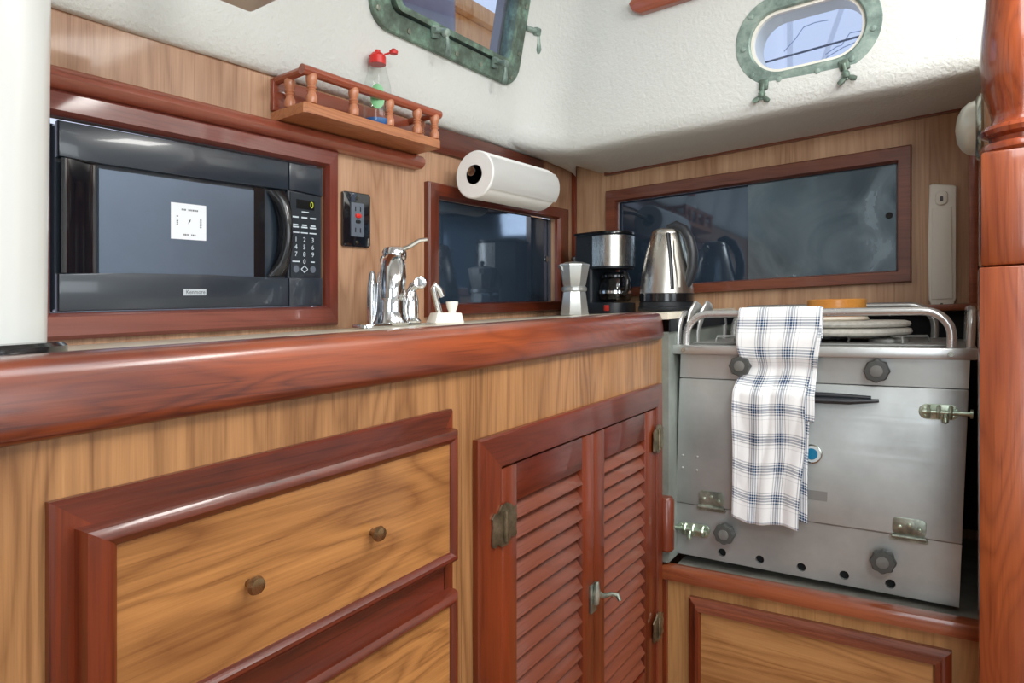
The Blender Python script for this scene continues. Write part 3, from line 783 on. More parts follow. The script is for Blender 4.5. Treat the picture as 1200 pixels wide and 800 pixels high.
MB().box(-2.14, -1.72, 1.95, 2.9, 1.27, 1.34, .01).build('lid', 'port_wood', dk)
b = MB(); b.lathe([(0, 0), (.24, 0), (.26, .6), (.25, 1.5), (.24, 2.4), (.15, 2.6), (0, 2.65)], (-1.70, 1.70, -.9), 24); tag(b.build('port_drum', 'canvas', origin=(-1.70, 1.7, -.9)), 'slate grey drum placed outside the rectangular port', 'cover')

# ------------------------------------------------------------------ counter, rail and galley cabinet
struct(MB().box(-.9995, -.545, .0, 1.8095, -.045, -.020, .001).build('counter_top', 'cream')) if False else None
ct = thing('counter', 'cream laminate galley counter running below microwave and locker', 'counter', (-.75, .9, -.045))
MB().prism([(-.9995, -.9), (-.559, -.9), (-.5585, 1.309), (-.500, 1.309), (-.500, 1.8085), (-.9995, 1.8085)], -.033, -.020, bev=.002).build('counter_top', 'cream', ct)
rl = thing('counter_rail', 'thick glossy mahogany rail along the front counter edge', 'rail', (-.52, .2, -.07))
b = MB(); pf = [(-.558, -.0195), (-.556, -.0165), (-.550, -.0152), (-.530, -.0155), (-.519, -.0175), (-.5125, -.022), (-.5095, -.029), (-.507, -.045), (-.505, -.062), (-.5055, -.068), (-.509, -.0725), (-.516, -.074), (-.530, -.074), (-.558, -.072)]
e = []
ysr = [-1.2 + i * .1 for i in range(25)] + [1.29, 1.302, 1.308]
for y in ysr:
    kk = 1. if y < 1.3 else (.97 if y < 1.305 else .9)
    e.append([b.bm.verts.new((-.535 + (x + .535) * kk, y, -.044 + (z + .044) * kk)) for x, z in pf])
n = len(pf)
for a, c in zip(e, e[1:]):
    for i in range(n): b.bm.faces.new((a[i], a[(i + 1) % n], c[(i + 1) % n], c[i]))
b.bm.faces.new(e[0]); b.bm.faces.new(e[-1][::-1]); b.build('rail_bar', 'rail', rl, angle=.9)

gc = thing('galley_cabinet', 'walnut galley base cabinet with drawers and louvred doors', 'cabinet', (-.6, .5, -.95))
F = Lw(-.52)
def panel_holes(parent, P, u0, u1, v0, v1, holes, depth, mat, name='face_panel'):
    o = wall_with_holes(name, P, u0, u1, v0, v1, holes, depth, mat); o.parent = parent
    W = ORG[o.name]; D = Vector(ORG[parent.name]) - W; 
    for v in o.data.vertices: v.co = v.co - D
    o.location = (0, 0, 0); del o['kind']; ORG[o.name] = ORG[parent.name]; return o
panel_holes(gc, F, -1.2, .650, -.95, -.0455, [(.225, .60, -.505, -.145)], .018, 'veneer_front')
panel_holes(gc, F, .6505, 1.327, -.95, -.0455, [(.725, 1.278, -.80, -.214)], .018, 'veneer_front')
# drawer opening frame
frame4(gc, F, (.193, .624, -.535, -.117), (.223, .607, -.508, -.142), [(0, .0002), (0, .006), (.1, .009), (1, .009), (1, .0002)], ('mah_y', 'mah_z'))
MB().box(-.538, -.512, .221, .609, -.335, -.303).build('cross_rail', 'mah_y', gc)
MB().box(-.58, -.545, .20, .64, -.53, -.13).build('inner_back', 'dark', gc)
def drawer(v0, v1):
    dr = MB().box(-.530, -.500, .2290, .605, v0 + .011, v1 - .014).build('drawer', 'veneer_drawer', gc)
    frame4(dr, Lw(-.515), (.2075, .6150, v0, v1), (.2305, .6030, v0 + .013, v1 - .0165), [(0, 0), (0, .014), (.10, .019), (.35, .0215), (.62, .0215), (.85, .0185), (1, .015), (1, 0)], ('mah_y', 'mah_z'), 'moulding')
    for u in (.336, .478):
        MB().lathe([(0, 0), (.0035, 0), (.0035, .005), (.0066, .007), (.008, .011), (.0066, .0145), (0, .016)], (-.500, u, (v0 + v1) / 2 - .004), 20, ax='x').build('knob', 'brass', dr)
drawer(-.2965, -.1385); drawer(-.488, -.3315)
# louvred doors
frame4(gc, F, (.674, 1.306, -.845, -.165), (.727, 1.2785, -.800, -.2125), [(0, .0002), (0, .008), (.06, .0105), (.94, .0105), (1, .006), (1, .0002)], ('mah_y', 'mah_z'))
slat_proto = None
def louvre_door(u0, u1, sl, sr, hinge_u):
    v0, v1 = -.798, -.2145; t, bt_ = .053, .070
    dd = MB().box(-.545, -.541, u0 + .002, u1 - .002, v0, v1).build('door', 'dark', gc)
    MB().box(-.538, -.514, u0, u0 + sl, v0, v1, .002).build('stile', 'mah_z', dd)
    MB().box(-.538, -.514, u1 - sr, u1, v0, v1, .002).build('stile', 'mah_z', dd)
    MB().box(-.538, -.5145, u0 + sl + .0003, u1 - sr - .0003, v1 - t, v1, .002).build('top_rail', 'mah_y', dd)
    MB().box(-.538, -.5145, u0 + sl + .0003, u1 - sr - .0003, v0, v0 + bt_, .002).build('bottom_rail', 'mah_y', dd)
    w0, w1 = u0 + sl - .003, u1 - sr + .003; pitch = .0285; z = v1 - t - .012
    a = math.radians(54)
    b = MB(); b.box(-.0185, .0185, w0, w1, -.0033, .0033, .0026)
    bmesh.ops.transform(b.bm, matrix=Matrix.Translation((-.527, 0, z)) @ Matrix.Rotation(a, 4, 'Y').to_4x4(), verts=b.bm.verts[:])
    s0 = b.build('slat', 'louvre', dd)
    nn = int((z - (v0 + bt_)) / pitch) + 1
    for i in range(1, nn): clone(s0, (0, 0, -pitch * i), dd)
    return dd
d1 = louvre_door(.7285, 1.0035, .040, .040, .727)
d2 = louvre_door(1.0050, 1.2770, .040, .052, 1.278)
def bhinge(dd, u, v, s):
    """ornate bat-wing hinge straddling door stile and frame"""
    pl = [(-.034, -.020), (-.026, -.024), (-.020, -.020), (-.008, -.027), (.008, -.027), (.018, -.018), (.026, -.022), (.034, -.018), (.030, -.008), (.034, .008), (.030, .014), (.034, .020), (.024, .019), (.018, .026), (.006, .030), (-.008, .029), (-.018, .020), (-.026, .022), (-.034, .016), (-.031, .006), (-.034, -.008)]
    b = MB().prism([(u + a * s, v + c) for a, c in pl], .011, .0135, F)
    b.tube([F(u, v - .021, .0145), F(u, v + .021, .0145)], .0036, 10)
    h = b.build('hinge', 'bronze', dd)
    for a, c in ((-.022, 0.), (.02, .008), (.02, -.008), (-.01, .016)):
        MB().lathe([(0, 0), (.0032, 0), (.0026, .0015), (0, .002)], F(u + a * s, v + c, .0133), 10, ax='x')
    return h
bhinge(d1, .7285, -.290, .85); bhinge(d2, 1.2775, -.276, .75); bhinge(d2, 1.2775, -.660, .75); bhinge(d1, .7285, -.72, .85)
la = MB().box(-.514, -.509, .985, 1.004, -.515, -.468, .001)
la.tube([F(.994, -.500, .014), F(.994, -.482, .016), F(.996, -.463, .015)], [.0055, .0065, .004], 12); la = la.build('latch', 'hinge', d1)
b = MB(); b.tube([F(.996, -.483, .016), F(1.010, -.492, .020), F(1.028, -.494, .026), F(1.036, -.497, .034), F(1.034, -.505, .040)], [.006, .0045, .0038, .0045, .0035], 12); b.build('lever', 'hinge', d1)
# end panel of the cabinet in the stove recess and the rounded mahogany keeper block
MB().box(-.522, -.505, 1.3275, 1.806, -.545, -.060).build('recess_lining', 'side_metal', gc)
MB().box(-.5045, -.500, 1.3275, 1.806, -.060, -.0335).build('recess_edge', 'black_matte', gc)
kb = MB(); kb.lathe([(0, -.056), (.012, -.056), (.016, -.052), (.016, .050), (.012, .056), (0, .056)], (-.506, 1.318, -.460), 20); 
kb.build('bolt_keeper', 'mah_z', gc)['label'] = 'rounded mahogany block taking the stove bolt'

# ------------------------------------------------------------------ lower locker under the stove
lo = thing('stove_locker', 'low walnut locker with framed panel under the stove', 'cabinet', (-.25, 1.35, -.95))
G = Bw(1.33)
MB().box(-.518, .034, 1.335, 1.353, -.95, -.580).build('face_panel', 'veneer_low', lo)
MB().box(-.522, .034, 1.318, 1.352, -.580, -.551, .007).build('sill_rail', 'sill', lo)
MB().box(-.5185, -.5085, 1.326, 1.3348, -.95, -.5805, .002).build('corner_stile', 'mah_z', lo)
MB().box(-.5035, .034, 1.3525, 1.8095, -.575, -.563).build('drip_tray', 'tray', lo)
frame4(lo, Bw(1.335), (-.460, -.010, -.93, -.606), (-.436, -.036, -.905, -.632), [(0, .0002), (0, .010), (.25, .013), (.55, .013), (.6, .019), (.9, .019), (1, .014), (1, .0002)], ('mah_x', 'mah_z'), 'moulding')
MB().box(-.437, -.035, 1.326, 1.3348, -.906, -.631).build('door', 'veneer_drawer_x', lo)
MB().lathe([(0, 0), (.0035, 0), (.0035, .006), (.008, .009), (.009, .013), (0, .018)], (-.24, 1.326 - .0, -.77), 20, ax='y', m=None)
# back ledge behind the stove
MB().box(-.4995, .0355, 1.770, 1.8095, -.045, -.030, .004).build('back_ledge', 'sill', lo)
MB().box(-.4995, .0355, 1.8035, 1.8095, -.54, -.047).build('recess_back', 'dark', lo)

# ------------------------------------------------------------------ stove (hangs a little askew in its gimbals)
SX, SZ = .02, 0
STV = TF((-.496, 1.375, -.1037 + H), Matrix(((math.cos(.0051), -math.sin(.0051), .0363), (math.sin(.0051), math.cos(.0051), -.0091), (.02, 0, 1))))
sv = thing('stove', 'worn stainless gimballed galley stove with oven door and knobs', 'stove', (.256, .18, -.428), T=STV)
W_, HH, DP = .5115, .428, .36
def SF(u, v, n=0.): return (u, -n, v)
def clipholes(poly_rect, circles): pass
MB().box(.003, W_ - .003, .014, DP, -HH + .002, .003).build('body', 'stove', sv)
MB().prism([(0, -.047), (W_, -.047), (W_, .004), (0, .004)], -.014, .0, SF).build('control_fascia', 'stove_light', sv)
dr = MB().prism(rrect(.0, W_, -.3165, -.0485, .003, 2), -.013, .003, SF, bev=.0012).build('oven_door', 'stove', sv)
# lower panel with five real vent holes
b = MB(); us = [.102, .1775, .2555, .331, .407]; hz = -.4095; r = .0085
bm = b.bm; NS = 16
def holed_strip():
    xs = [0.] + [(us[i] + us[i + 1]) / 2 for i in range(4)] + [W_]
    z0, z1 = -HH, -.318
    for i, cu in enumerate(us):
        x0, x1 = xs[i], xs[i + 1]
        circ = [(cu + r * math.cos(2 * PI * k / NS), hz + r * math.sin(2 * PI * k / NS)) for k in range(NS)]
        rect = []
        for k in range(NS):
            a = 2 * PI * k / NS; dx, dz = math.cos(a), math.sin(a)
            t = min([(x1 - cu) / dx if dx > 1e-6 else 9, (x0 - cu) / dx if dx < -1e-6 else 9, (z1 - hz) / dz if dz > 1e-6 else 9, (z0 - hz) / dz if dz < -1e-6 else 9])
            rect.append((cu + dx * t, hz + dz * t))
        corners = [(x1, z1), (x0, z1), (x0, z0), (x1, z0)]
        C0 = [bm.verts.new(SF(*p, 0.)) for p in circ]; C1 = [bm.verts.new(SF(*p, -.008)) for p in circ]; R_ = [bm.verts.new(SF(*p, 0.)) for p in rect]
        for k in range(NS):
            k2 = (k + 1) % NS
            bm.faces.new((C0[k], C0[k2], C1[k2], C1[k]))
            p, q = rect[k], rect[k2]
            cn = [c for c in corners if min(p[0], q[0]) - 1e-5 <= c[0] <= max(p[0], q[0]) + 1e-5 and min(p[1], q[1]) - 1e-5 <= c[1] <= max(p[1], q[1]) + 1e-5 and abs(p[0] - q[0]) > 1e-5 and abs(p[1] - q[1]) > 1e-5]
            if cn: bm.faces.new((R_[k], bm.verts.new(SF(*cn[0], 0.)), R_[k2], C0[k2], C0[k]))
            else: bm.faces.new((R_[k], R_[k2], C0[k2], C0[k]))
holed_strip()
bmesh.ops.remove_doubles(bm, verts=bm.verts[:], dist=1e-5)
b.prism([(0, -HH), (0, -.318), (.0005, -.318), (.0005, -HH)], -.012, 0, SF); b.prism([(W_, -HH), (W_, -.318), (W_ - .0005, -.318), (W_ - .0005, -HH)], -.012, 0, SF)
lp_ = b.build('lower_panel', 'stove', sv)
for cu in us: MB().prism(ell(cu, hz, r + .002), -.0136, -.0125, SF).build('vent_hole', 'dark', sv)
# hob top with rolled apron
tp = MB().box(-.017, .5215, -.022, .385, .004, .024, .003).build('hob_top', 'alum', sv)
for v_ in (.488,): MB().lathe([(0, 0), (.0042, 0), (.003, .003), (0, .0035)], (v_, -.022, .016), 12, m=None)
MB().box(.02, .49, .02, .36, .0242, .028, .002).build('hob_surface', 'burner', sv)
for (bx, by, br) in ((.12, .10, .035), (.38, .11, .035), (.25, .25, .04)):
    b = MB(); b.lathe([(br, .028), (br, .034), (br * .6, .037), (0, .037)], (bx, by, 0), 24)
    g = b.build('burner', 'burner', sv)
    b = MB()
    for k in range(4):
        a = k * PI / 2 + .4; b.tube([(bx + br * .5 * math.cos(a), by + br * .5 * math.sin(a), .039), (bx + br * 2 * math.cos(a), by + br * 2 * math.sin(a), .039), (bx + br * 2.1 * math.cos(a), by + br * 2.1 * math.sin(a), .028)], .0025, 8)
    b.build('pot_support', 'burner', g)
# knobs: fluted grey
def sknob(u, v):
    b = MB(); NK = 48
    def star(R, z): return [(R * (1 + .055 * math.cos(8 * 2 * PI * k / NK)) * math.cos(2 * PI * k / NK), R * (1 + .055 * math.cos(8 * 2 * PI * k / NK)) * math.sin(2 * PI * k / NK)) for k in range(NK)], z
    lv = [star(.010, .003), star(.014, .006), star(.0195, .010), star(.0205, .014), star(.0205, .024), star(.0185, .028), star(.014, .0285)]
    rg = [[bm_.new(SF(u + x, v + y, z)) for x, y in pl] for bm_ in (b.bm.verts,) for pl, z in lv]
    for a, c in zip(rg, rg[1:]):
        for k in range(NK): b.bm.faces.new((a[k], a[(k + 1) % NK], c[(k + 1) % NK], c[k]))
    b.bm.faces.new(rg[-1]); b.bm.faces.new(rg[0][::-1])
    kn = b.build('knob', 'knob', sv)
    MB().prism(ell(u, v, .0105), .0284, .0294, SF, bev=.0004).build('knob_face', 'knob_face', kn)
    return kn
for u, v in ((.131, -.017), (.373, -.019), (.111, -.363), (.395, -.364)): sknob(u, v)
# door pull
b = MB(); b.tube([SF(.135, -.077, .019), SF(.25, -.078, .020), SF(.33, -.077, .020), SF(.378, -.074, .014)], [.0075, .0075, .0075, .004], 12, flat=.8)
b.tube([SF(.140, -.067, .013), SF(.30, -.068, .015), SF(.365, -.069, .012)], [.005, .005, .003], 10)
b.tube([SF(.16, -.075, .018), SF(.16, -.075, .003)], .005, 8); b.tube([SF(.34, -.075, .018), SF(.34, -.075, .003)], .005, 8)
b.build('oven_handle', 'handle_grey', sv)
# thermometer badge, small plate, rivets
bg_ = MB().prism(ell(.268, -.184, .0185, k=28), .003, .007, SF, bev=.001).build('thermometer', 'nickel', sv)
MB().prism(ell(.268, -.184, .0158, k=28), .007, .0074, SF).build('dial_ring', 'badge_ring', bg_)
MB().prism(ell(.2675, -.184, .0110, k=28), .0074, .0080, SF).build('dial', 'badge_blue', bg_)
MB().prism([(.250, -.273), (.2975, -.273), (.2975, -.2545), (.250, -.2545)], .003, .0038, SF).build('maker_plate', 'label_metal', sv)
for u, v in ((.0125, -.2145), (.044, -.2145), (.0125, -.241), (.044, -.243)):
    MB().lathe([(0, 0), (.0028, 0), (.002, -.0014), (0, -.0018)], SF(u, v, .003), 10, ax='y').build('rivet', 'alum', sv)
def bhng(u0, u1, v0, v1):
    g = MB().prism(rrect(u0 + .004, u1 - .004, v0 + .012, v1, .007, 4), .003, .0055, SF, bev=.0006)
    g.tube([SF(u0 + .004, v0 + .0085, .006), SF(u1 - .004, v0 + .0085, .006)], .0042, 10)
    g.prism(rrect(u0, u1, v0, v0 + .008, .0035, 3), .001, .004, SF)
    h = g.build('hinge', 'hinge', sv); w = u1 - u0
    for f, vv in ((.25, .62), (.5, .74), (.76, .58)):
        MB().lathe([(0, 0), (.0036, 0), (.003, -.002), (0, -.003)], SF(u0 + w * f, v0 + (v1 - v0) * vv, .0055), 12, ax='y').build('screw', 'bolt', h)
bhng(.047, .108, -.326, -.284); bhng(.403, .463, -.326, -.284)
def barrel(u0, u1, v, flip, ext):
    """barrel bolt: plate, straps, sliding rod with a knob"""
    h = .0135; g = MB()
    pl = rrect(u0, u1, v - h, v + h, .0125 if not flip else .0125, 5)
    g.prism(pl, .003, .0052, SF, bev=.0006)
    for f in (.25, .5, .8):
        uu = u0 + (u1 - u0) * f
        g.tube([SF(uu, v - .010, .005), SF(uu, v - .006, .011), SF(uu, v, .0135), SF(uu, v + .006, .011), SF(uu, v + .010, .005)], .0032, 8)
    h_ = g.build('barrel_bolt', 'bolt', sv)
    b = MB(); a, c = (u0 + .006, ext) if not flip else (ext, u1 - .006)
    b.tube([SF(a, v, .009), SF(c, v, .009)], .0040, 12)
    kx = u0 + (u1 - u0) * (.68 if not flip else .42)
    b.tube([SF(kx, v, .009), SF(kx, v - .012, .015)], .003, 8); b.lathe([(0, -.005), (.0045, -.003), (.005, .001), (.003, .005), (0, .006)], SF(kx, v - .014, .016), 12)
    if not flip: b.lathe([(0, 0), (.008, 0), (.008, .004), (0, .004)], SF(ext, v, .009), 16, ax='x')
    b.build('bolt_rod', 'bolt', h_)
    for uu, vv in ((u0 + .008, v + .006), (u1 - .008, v - .007), (u1 - .007, v + .007), (u0 + .010, v - .007)):
        MB().lathe([(0, 0), (.003, 0), (.0025, -.0015), (0, -.002)], SF(uu, vv, .0052), 10, ax='y').build('screw', 'bolt', h_)
barrel(.440, .499, -.089, False, .515); barrel(.008, .077, -.370, True, -.016)
# fiddle rails round the hob
R_T = .0078
def arc_rail(p0, p1, h, rad, z0=.020, seg=7):
    p0, p1 = Vector(p0), Vector(p1); d = (p1 - p0).normalized(); up = Vector((0, 0, 1)); pts = [p0 + up * z0]
    for i in range(seg + 1):
        a = (PI / 2) * i / seg; pts.append(p0 + d * (rad - rad * math.cos(a)) + up * (h - rad + rad * math.sin(a)))
    for i in range(seg + 1):
        a = (PI / 2) * (1 - i / seg); pts.append(p1 - d * (rad - rad * math.cos(a)) + up * (h - rad + rad * math.sin(a)))
    pts.append(p1 + up * z0); return pts
FR = thing('stove_rail', 'polished tube rail along the front of the stove top', 'rail', (.25, -.01, .02), T=STV)
MB().tube(arc_rail((.014, -.008, 0), (.484, -.008, 0), .0885, .045), R_T, 14).build('tube', 'tube', FR)
for u in (.014, .484):
    MB().lathe([(0, 0), (.0045, 0), (.004, .003), (0, .004)], (u, -.0262, .014), 12, ax='y').build('screw', 'nickel', FR)
BR = thing('stove_rail', 'polished tube rail along the back of the stove top', 'rail', (.25, .33, .02), T=STV)
MB().tube(arc_rail((.020, .335, 0), (.452, .335, 0), .100, .05, .022), R_T, 14).build('tube', 'tube', BR)
SRl = thing('stove_rail', 'side tube rail at the left end of the stove top', 'rail', (0, .17, .02), T=STV)
MB().tube(arc_rail((-.008, .004, 0), (-.008, .345, 0), .090, .035), R_T * .9, 12).build('tube', 'tube', SRl)
SRr = thing('stove_rail', 'side tube rail at the right end of the stove top', 'rail', (.51, .17, .02), T=STV)
MB().tube(arc_rail((.511, .000, 0), (.511, .345, 0), .090, .035), R_T * .9, 12).build('tube', 'tube', SRr)
for i, (u, y, lab) in enumerate(((.001, .030, 'left'), (.020, .050, 'right'))):
    b = MB(); b.tube([(u, y, .024), (u, y, .05), (u + .004, y + .012, .090), (u + .008, y + .03, .104), (u + .010, y + .045, .098)], [.006, .007, .0125, .0155, .0135], 14, flat=.5)
    tag(b.build('pot_clamp', 'alum', T=STV, origin=(u, y, .024)), 'pale metal pot clamp arm at the stove corner, %s of the pair' % lab, 'clamp', 'pot clamps at the left stove rail')
# round mats, board and bamboo dish on the hob
ma = MB().lathe([(0, 0), (.112, 0), (.119, .003), (.121, .007), (.119, .0125), (.112, .015), (0, .015)], (.298, .155, .0405), 56)
tag(ma.build('round_mat', 'stone', T=STV, origin=(.298, .155, .0405)), 'lower pale round heat mat on the stove top', 'heat mat', 'round heat mats')
ma = MB().lathe([(0, 0), (.108, 0), (.117, .003), (.119, .007), (.117, .0115), (.108, .014), (0, .014)], (.297, .157, .0560), 56)
tag(ma.build('round_mat', 'stone', T=STV, origin=(.297, .157, .056)), 'upper pale round heat mat, on top of the other', 'heat mat', 'round heat mats')
ma = MB().lathe([(0, 0), (.070, 0), (.074, .003), (.070, .008), (0, .008)], (.268, .150, .0705), 48)
tag(ma.build('small_plate', 'board_white', T=STV, origin=(.268, .15, .07)), 'small off-white round board under the bamboo dish', 'board')
ma = MB().lathe([(0, 0), (.054, 0), (.0565, .003), (.0565, .034), (.054, .036), (.050, .034), (.050, .008), (0, .008)], (.280, .145, .0790), 48)
tag(ma.build('bamboo_dish', 'bamboo', T=STV, origin=(.28, .145, .079)), 'shallow orange bamboo dish on the stove top', 'dish')

# ------------------------------------------------------------------ towel over the front rail
def towel():
    b = MB(); bm = b.bm; uvl = bm.loops.layers.uv.new('UVMap')
    NU, NV = 44, 120
    def sheet(x0f, x1f, zlow, off, tw, phase, back_len, uo, yrail=-.008):
        # path: hangs behind the rail, over it, then down the front
        Rr = R_T + off; hz_ = .0885
        path = []   # (y, z, s)
        s = 0
        zb = hz_ - back_len
        n1, n2, n3 = 8, 10, NV - 18
        for i in range(n1): path.append((yrail + Rr, zb + (hz_ - zb) * i / n1))
        for i in range(n2 + 1):
            a = PI * i / n2; path.append((yrail + Rr * math.cos(a), hz_ + Rr * math.sin(a)))
        for i in range(1, n3 + 1):
            t = i / n3; z = hz_ + (zlow - hz_) * t
            dd = hz_ - z; K = ((-.1, -.0193), (0, -.0193), (.05, -.0270), (.085, -.0262), (.105, -.0150), (.125, -.0160), (.155, -.0335), (.185, -.0335), (.26, -.026), (.6, -.020))
            for (d0, y0_), (d1_, y1_) in zip(K, K[1:]):
                if d0 <= dd <= d1_: yy = y0_ + (y1_ - y0_) * (dd - d0) / (d1_ - d0)
            path.append((yy + (.0035 - off) * .9, z))
        grid = []; L = 0; prev = None
        for (y, z) in path:
            if prev: L += math.hypot(y - prev[0], z - prev[1])
            prev = (y, z)
            down = max(0, hz_ - z) if y < yrail else 0
            row = []
            for j in range(NU + 1):
                t = j / NU
                xl, xr = x0f(down), x1f(down)
                w = math.sin(t * 9.5 + phase + down * 6) * .5 + math.sin(t * 21 + down * 11 + phase) * .22 + math.sin(t * 5 - down * 19) * .3
                amp = tw * min(1, down * 7)
                dz = 0
                if down > 0: dz = -.004 * t * down * 8 - .006 * math.sin(t * 6) * min(1, down * 3)
                x = xl + (xr - xl) * t
                dy = -abs(w) * amp - .0015 * math.sin(down * 40 + t * 8) * min(1, down * 9)
                v = bm.verts.new((x, y + dy, z + dz)); row.append((v, uo + .16 * t + .02, L))
            grid.append(row)
        for a, c in zip(grid, grid[1:]):
            for j in range(NU):
                q = [a[j], a[j + 1], c[j + 1], c[j]]
                f = bm.faces.new([k[0] for k in q])
                for lp, k in zip(f.loops, q): lp[uvl].uv = (k[1], k[2])
    def xl(d): return .1235 + .013 * math.exp(-((d - .105) / .030) ** 2) - .002 * math.sin(d * 12)
    def xr(d): return .2755 - .020 * min(1, max(0, (d - .03) / .15)) - .004 * math.sin(d * 20) * min(1, d * 5)
    sheet(xl, xr, -.322, .0035, .007, .4, .06, 0.)
    sheet(lambda d: xl(d) + .012, lambda d: .2785 - .010 * min(1, d / .3) + .002 * math.sin(d * 40), -.114, .0015, .003, 1.9, .05, .31)
    sheet(lambda d: xl(d) + .02, lambda d: .2660 + .0015 * math.sin(d * 18), -.306, .0005, .002, 2.6, .04, .47)
    o = b.build('dish_towel', 'plaid', T=STV, origin=(.2, 0, .0885), angle=3)
    md = o.modifiers.new('thickness', 'SOLIDIFY'); md.thickness = .0012; md.offset = 0
    return tag(o, 'white dish towel with blue check hanging over the stove rail', 'towel')
towel()

# ------------------------------------------------------------------ white wall bracket, dome lamp, turned post
wb = thing('wall_holder', 'long narrow white plastic holder on the wall right of the locker', 'holder', (-.033, 1.81, -.045))
P2 = Bw(1.81)
pl = [(-.057, .246), (-.050, .2475), (-.012, .240), (-.005, .236), (-.0065, .10), (-.0055, -.018), (-.010, -.030), (-.020, -.040), (-.033, -.0435), (-.045, -.040), (-.054, -.031), (-.0585, -.018), (-.0595, .10)]
MB().prism(pl, .0003, .016, P2, bev=.004).build('backplate', 'white_plastic', wb)
MB().prism([(-.053, -.018), (-.012, -.018), (-.014, .19), (-.051, .19)], .016, .0195, P2, bev=.002).build('cover', 'white_plastic', wb)
MB().prism(rrect(-.045, -.021, .196, .228, .010, 4), .016, .024, P2, bev=.003).build('clip', 'white_plastic', wb)
MB().prism(rrect(-.036, -.030, .204, .216, .002, 2), .024, .0245, P2).build('slot', 'ink', wb)
MB().lathe([(0, 0), (.0035, 0), (.003, .001), (0, .0012)], P2(-.033, -.031, .0172), 12, ax='y').build('screw', 'dark', wb)
dl = thing('dome_lamp', 'round nickel dome lamp on the partition behind the turned post', 'lamp', (.036, 1.47, .29))
MB().lathe([(0, 0), (.060, 0), (.061, -.004), (.056, -.010), (.050, -.012), (0, -.012)], (.0358, 1.47, .295), 36, ax='x').build('rim', 'nickel', dl)
MB().lathe([(.050, -.012), (.047, -.022), (.038, -.032), (.024, -.039), (.0, -.042)], (.0358, 1.47, .295), 36, ax='x').build('lens', 'lens', dl)

tpst = thing('turned_post', 'varnished red-brown post with turned top at right edge', 'post', (.08, 1.255, -.95))
px0, px1, py0, py1 = .0255, .1305, 1.200, 1.305
MB().box(px0 - .001, px1 + .001, py0 - .001, py1, -.95, .0325, .003).build('lower_block', 'post', tpst)
MB().box(px0, px1, py0, py1, .0335, .204, .006).build('upper_block', 'post', tpst)
rr = (px1 - px0) / 2
MB().lathe([(rr - .004, .2035), (rr, .208), (rr, .212), (rr - .003, .218), (rr - .013, .222), (rr - .012, .227), (rr - .003, .232), (rr - .001, .239), (rr - .004, .245), (rr - .013, .249), (rr - .015, .256),
            (rr - .013, .268), (rr - .006, .295), (rr - .001, .325), (rr, .350), (rr - .002, .385), (rr - .006, .43), (rr - .011, .50), (rr - .016, .60), (rr - .018, .75), (rr - .016, .97)], ((px0 + px1) / 2, (py0 + py1) / 2, 0), 48).build('turned_shaft', 'post_dark', tpst)

# ------------------------------------------------------------------ counter things
# kettle
T = upright(-.622, 1.621, -.020, math.degrees(TH) - 38)
kt = thing('electric_kettle', 'brushed steel electric kettle with black handle at the counter end', 'kettle', T=T)
MB().lathe([(0, 0), (.070, 0), (.072, .003), (.072, .010), (.069, .014), (.069, .024), (0, .024)], seg=40).build('power_base', 'black_matte', kt)
MB().lathe([(.066, .024), (.069, .026), (.069, .044), (.067, .046)], seg=40).build('base_collar', 'blackp', kt)
MB().lathe([(.0675, .046), (.067, .060), (.064, .085), (.059, .115), (.053, .145), (.046, .172), (.040, .190), (.037, .197)], seg=48).build('body', 'kettle_steel', kt)
MB().lathe([(.038, .196), (.038, .200), (.033, .208), (.018, .213), (0, .2145)], seg=32).build('lid', 'kettle_steel', kt)
b = MB(); b.tube([(-.012, .028, .176), (-.016, .042, .190), (-.018, .050, .196)], [.014, .011, .007], 14, flat=.8); b.build('spout', 'kettle_steel', kt)
b = MB(); hp = [(.010, -.006, .210), (.030, -.008, .2165), (.050, -.009, .206), (.066, -.009, .180), (.074, -.009, .145), (.073, -.009, .110), (.064, -.009, .080), (.052, -.011, .058), (.048, -.013, .047)]
b.tube(hp, [.012, .0135, .013, .013, .0135, .0135, .0125, .0115, .010], 14); b.build('handle', 'handle_grey', kt)
b = MB(); b.tube([(.020, -.034, .196), (.030, -.044, .150), (.036, -.050, .105), (.040, -.054, .055)], [.008, .007, .007, .007], 10, flat=.6); b.build('handle_strip', 'handle_grey', kt)
b = MB(); b.tube([(.036, -.030, .180), (.043, -.038, .140), (.050, -.040, .100), (.053, -.042, .060)], [.005, .008, .008, .005], 10, flat=.5); b.build('water_gauge', 'white_plastic', kt)
# coffee maker
T = upright(-.820, 1.688, -.020, -15); T.A = T.A @ Matrix.Scale(1.15, 3)
cm = thing('coffee_maker', 'small black drip coffee maker with steel band beside the kettle', 'coffee maker', T=T)
def capsule(x0, x1, w, r, k=8):
    pts = [(x0, -w), ]
    for i in range(k + 1):
        a = -PI / 2 + (PI / 2) * i / k; pts.append((x1 - r + r * math.cos(a), -w + r + r * math.sin(a)))
    for i in range(k + 1):
        a = (PI / 2) * i / k; pts.append((x1 - r + r * math.cos(a), w - r + r * math.sin(a)))
    pts.append((x0, w)); return pts
MB().prism(capsule(-.062, .068, .050, .044), 0, .026, bev=.002).build('base', 'black_matte', cm)
MB().prism(capsule(-.062, -.012, .050, .010), .026, .112, bev=.0).build('water_tank', 'black_matte', cm)
MB().prism(capsule(-.062, .062, .050, .044), .108, .190, bev=.002).build('brew_head', 'black_matte', cm)
MB().prism(capsule(-.066, .066, .052, .045), .190, .197, bev=.002).build('lid', 'blackp', cm)
b = MB(); pth = [p for p in capsule(-.005, .0655, .0525, .045)]
lo_ = [b.bm.verts.new((x, y, .113)) for x, y in pth]; hi_ = [b.bm.verts.new((x, y, .186)) for x, y in pth]
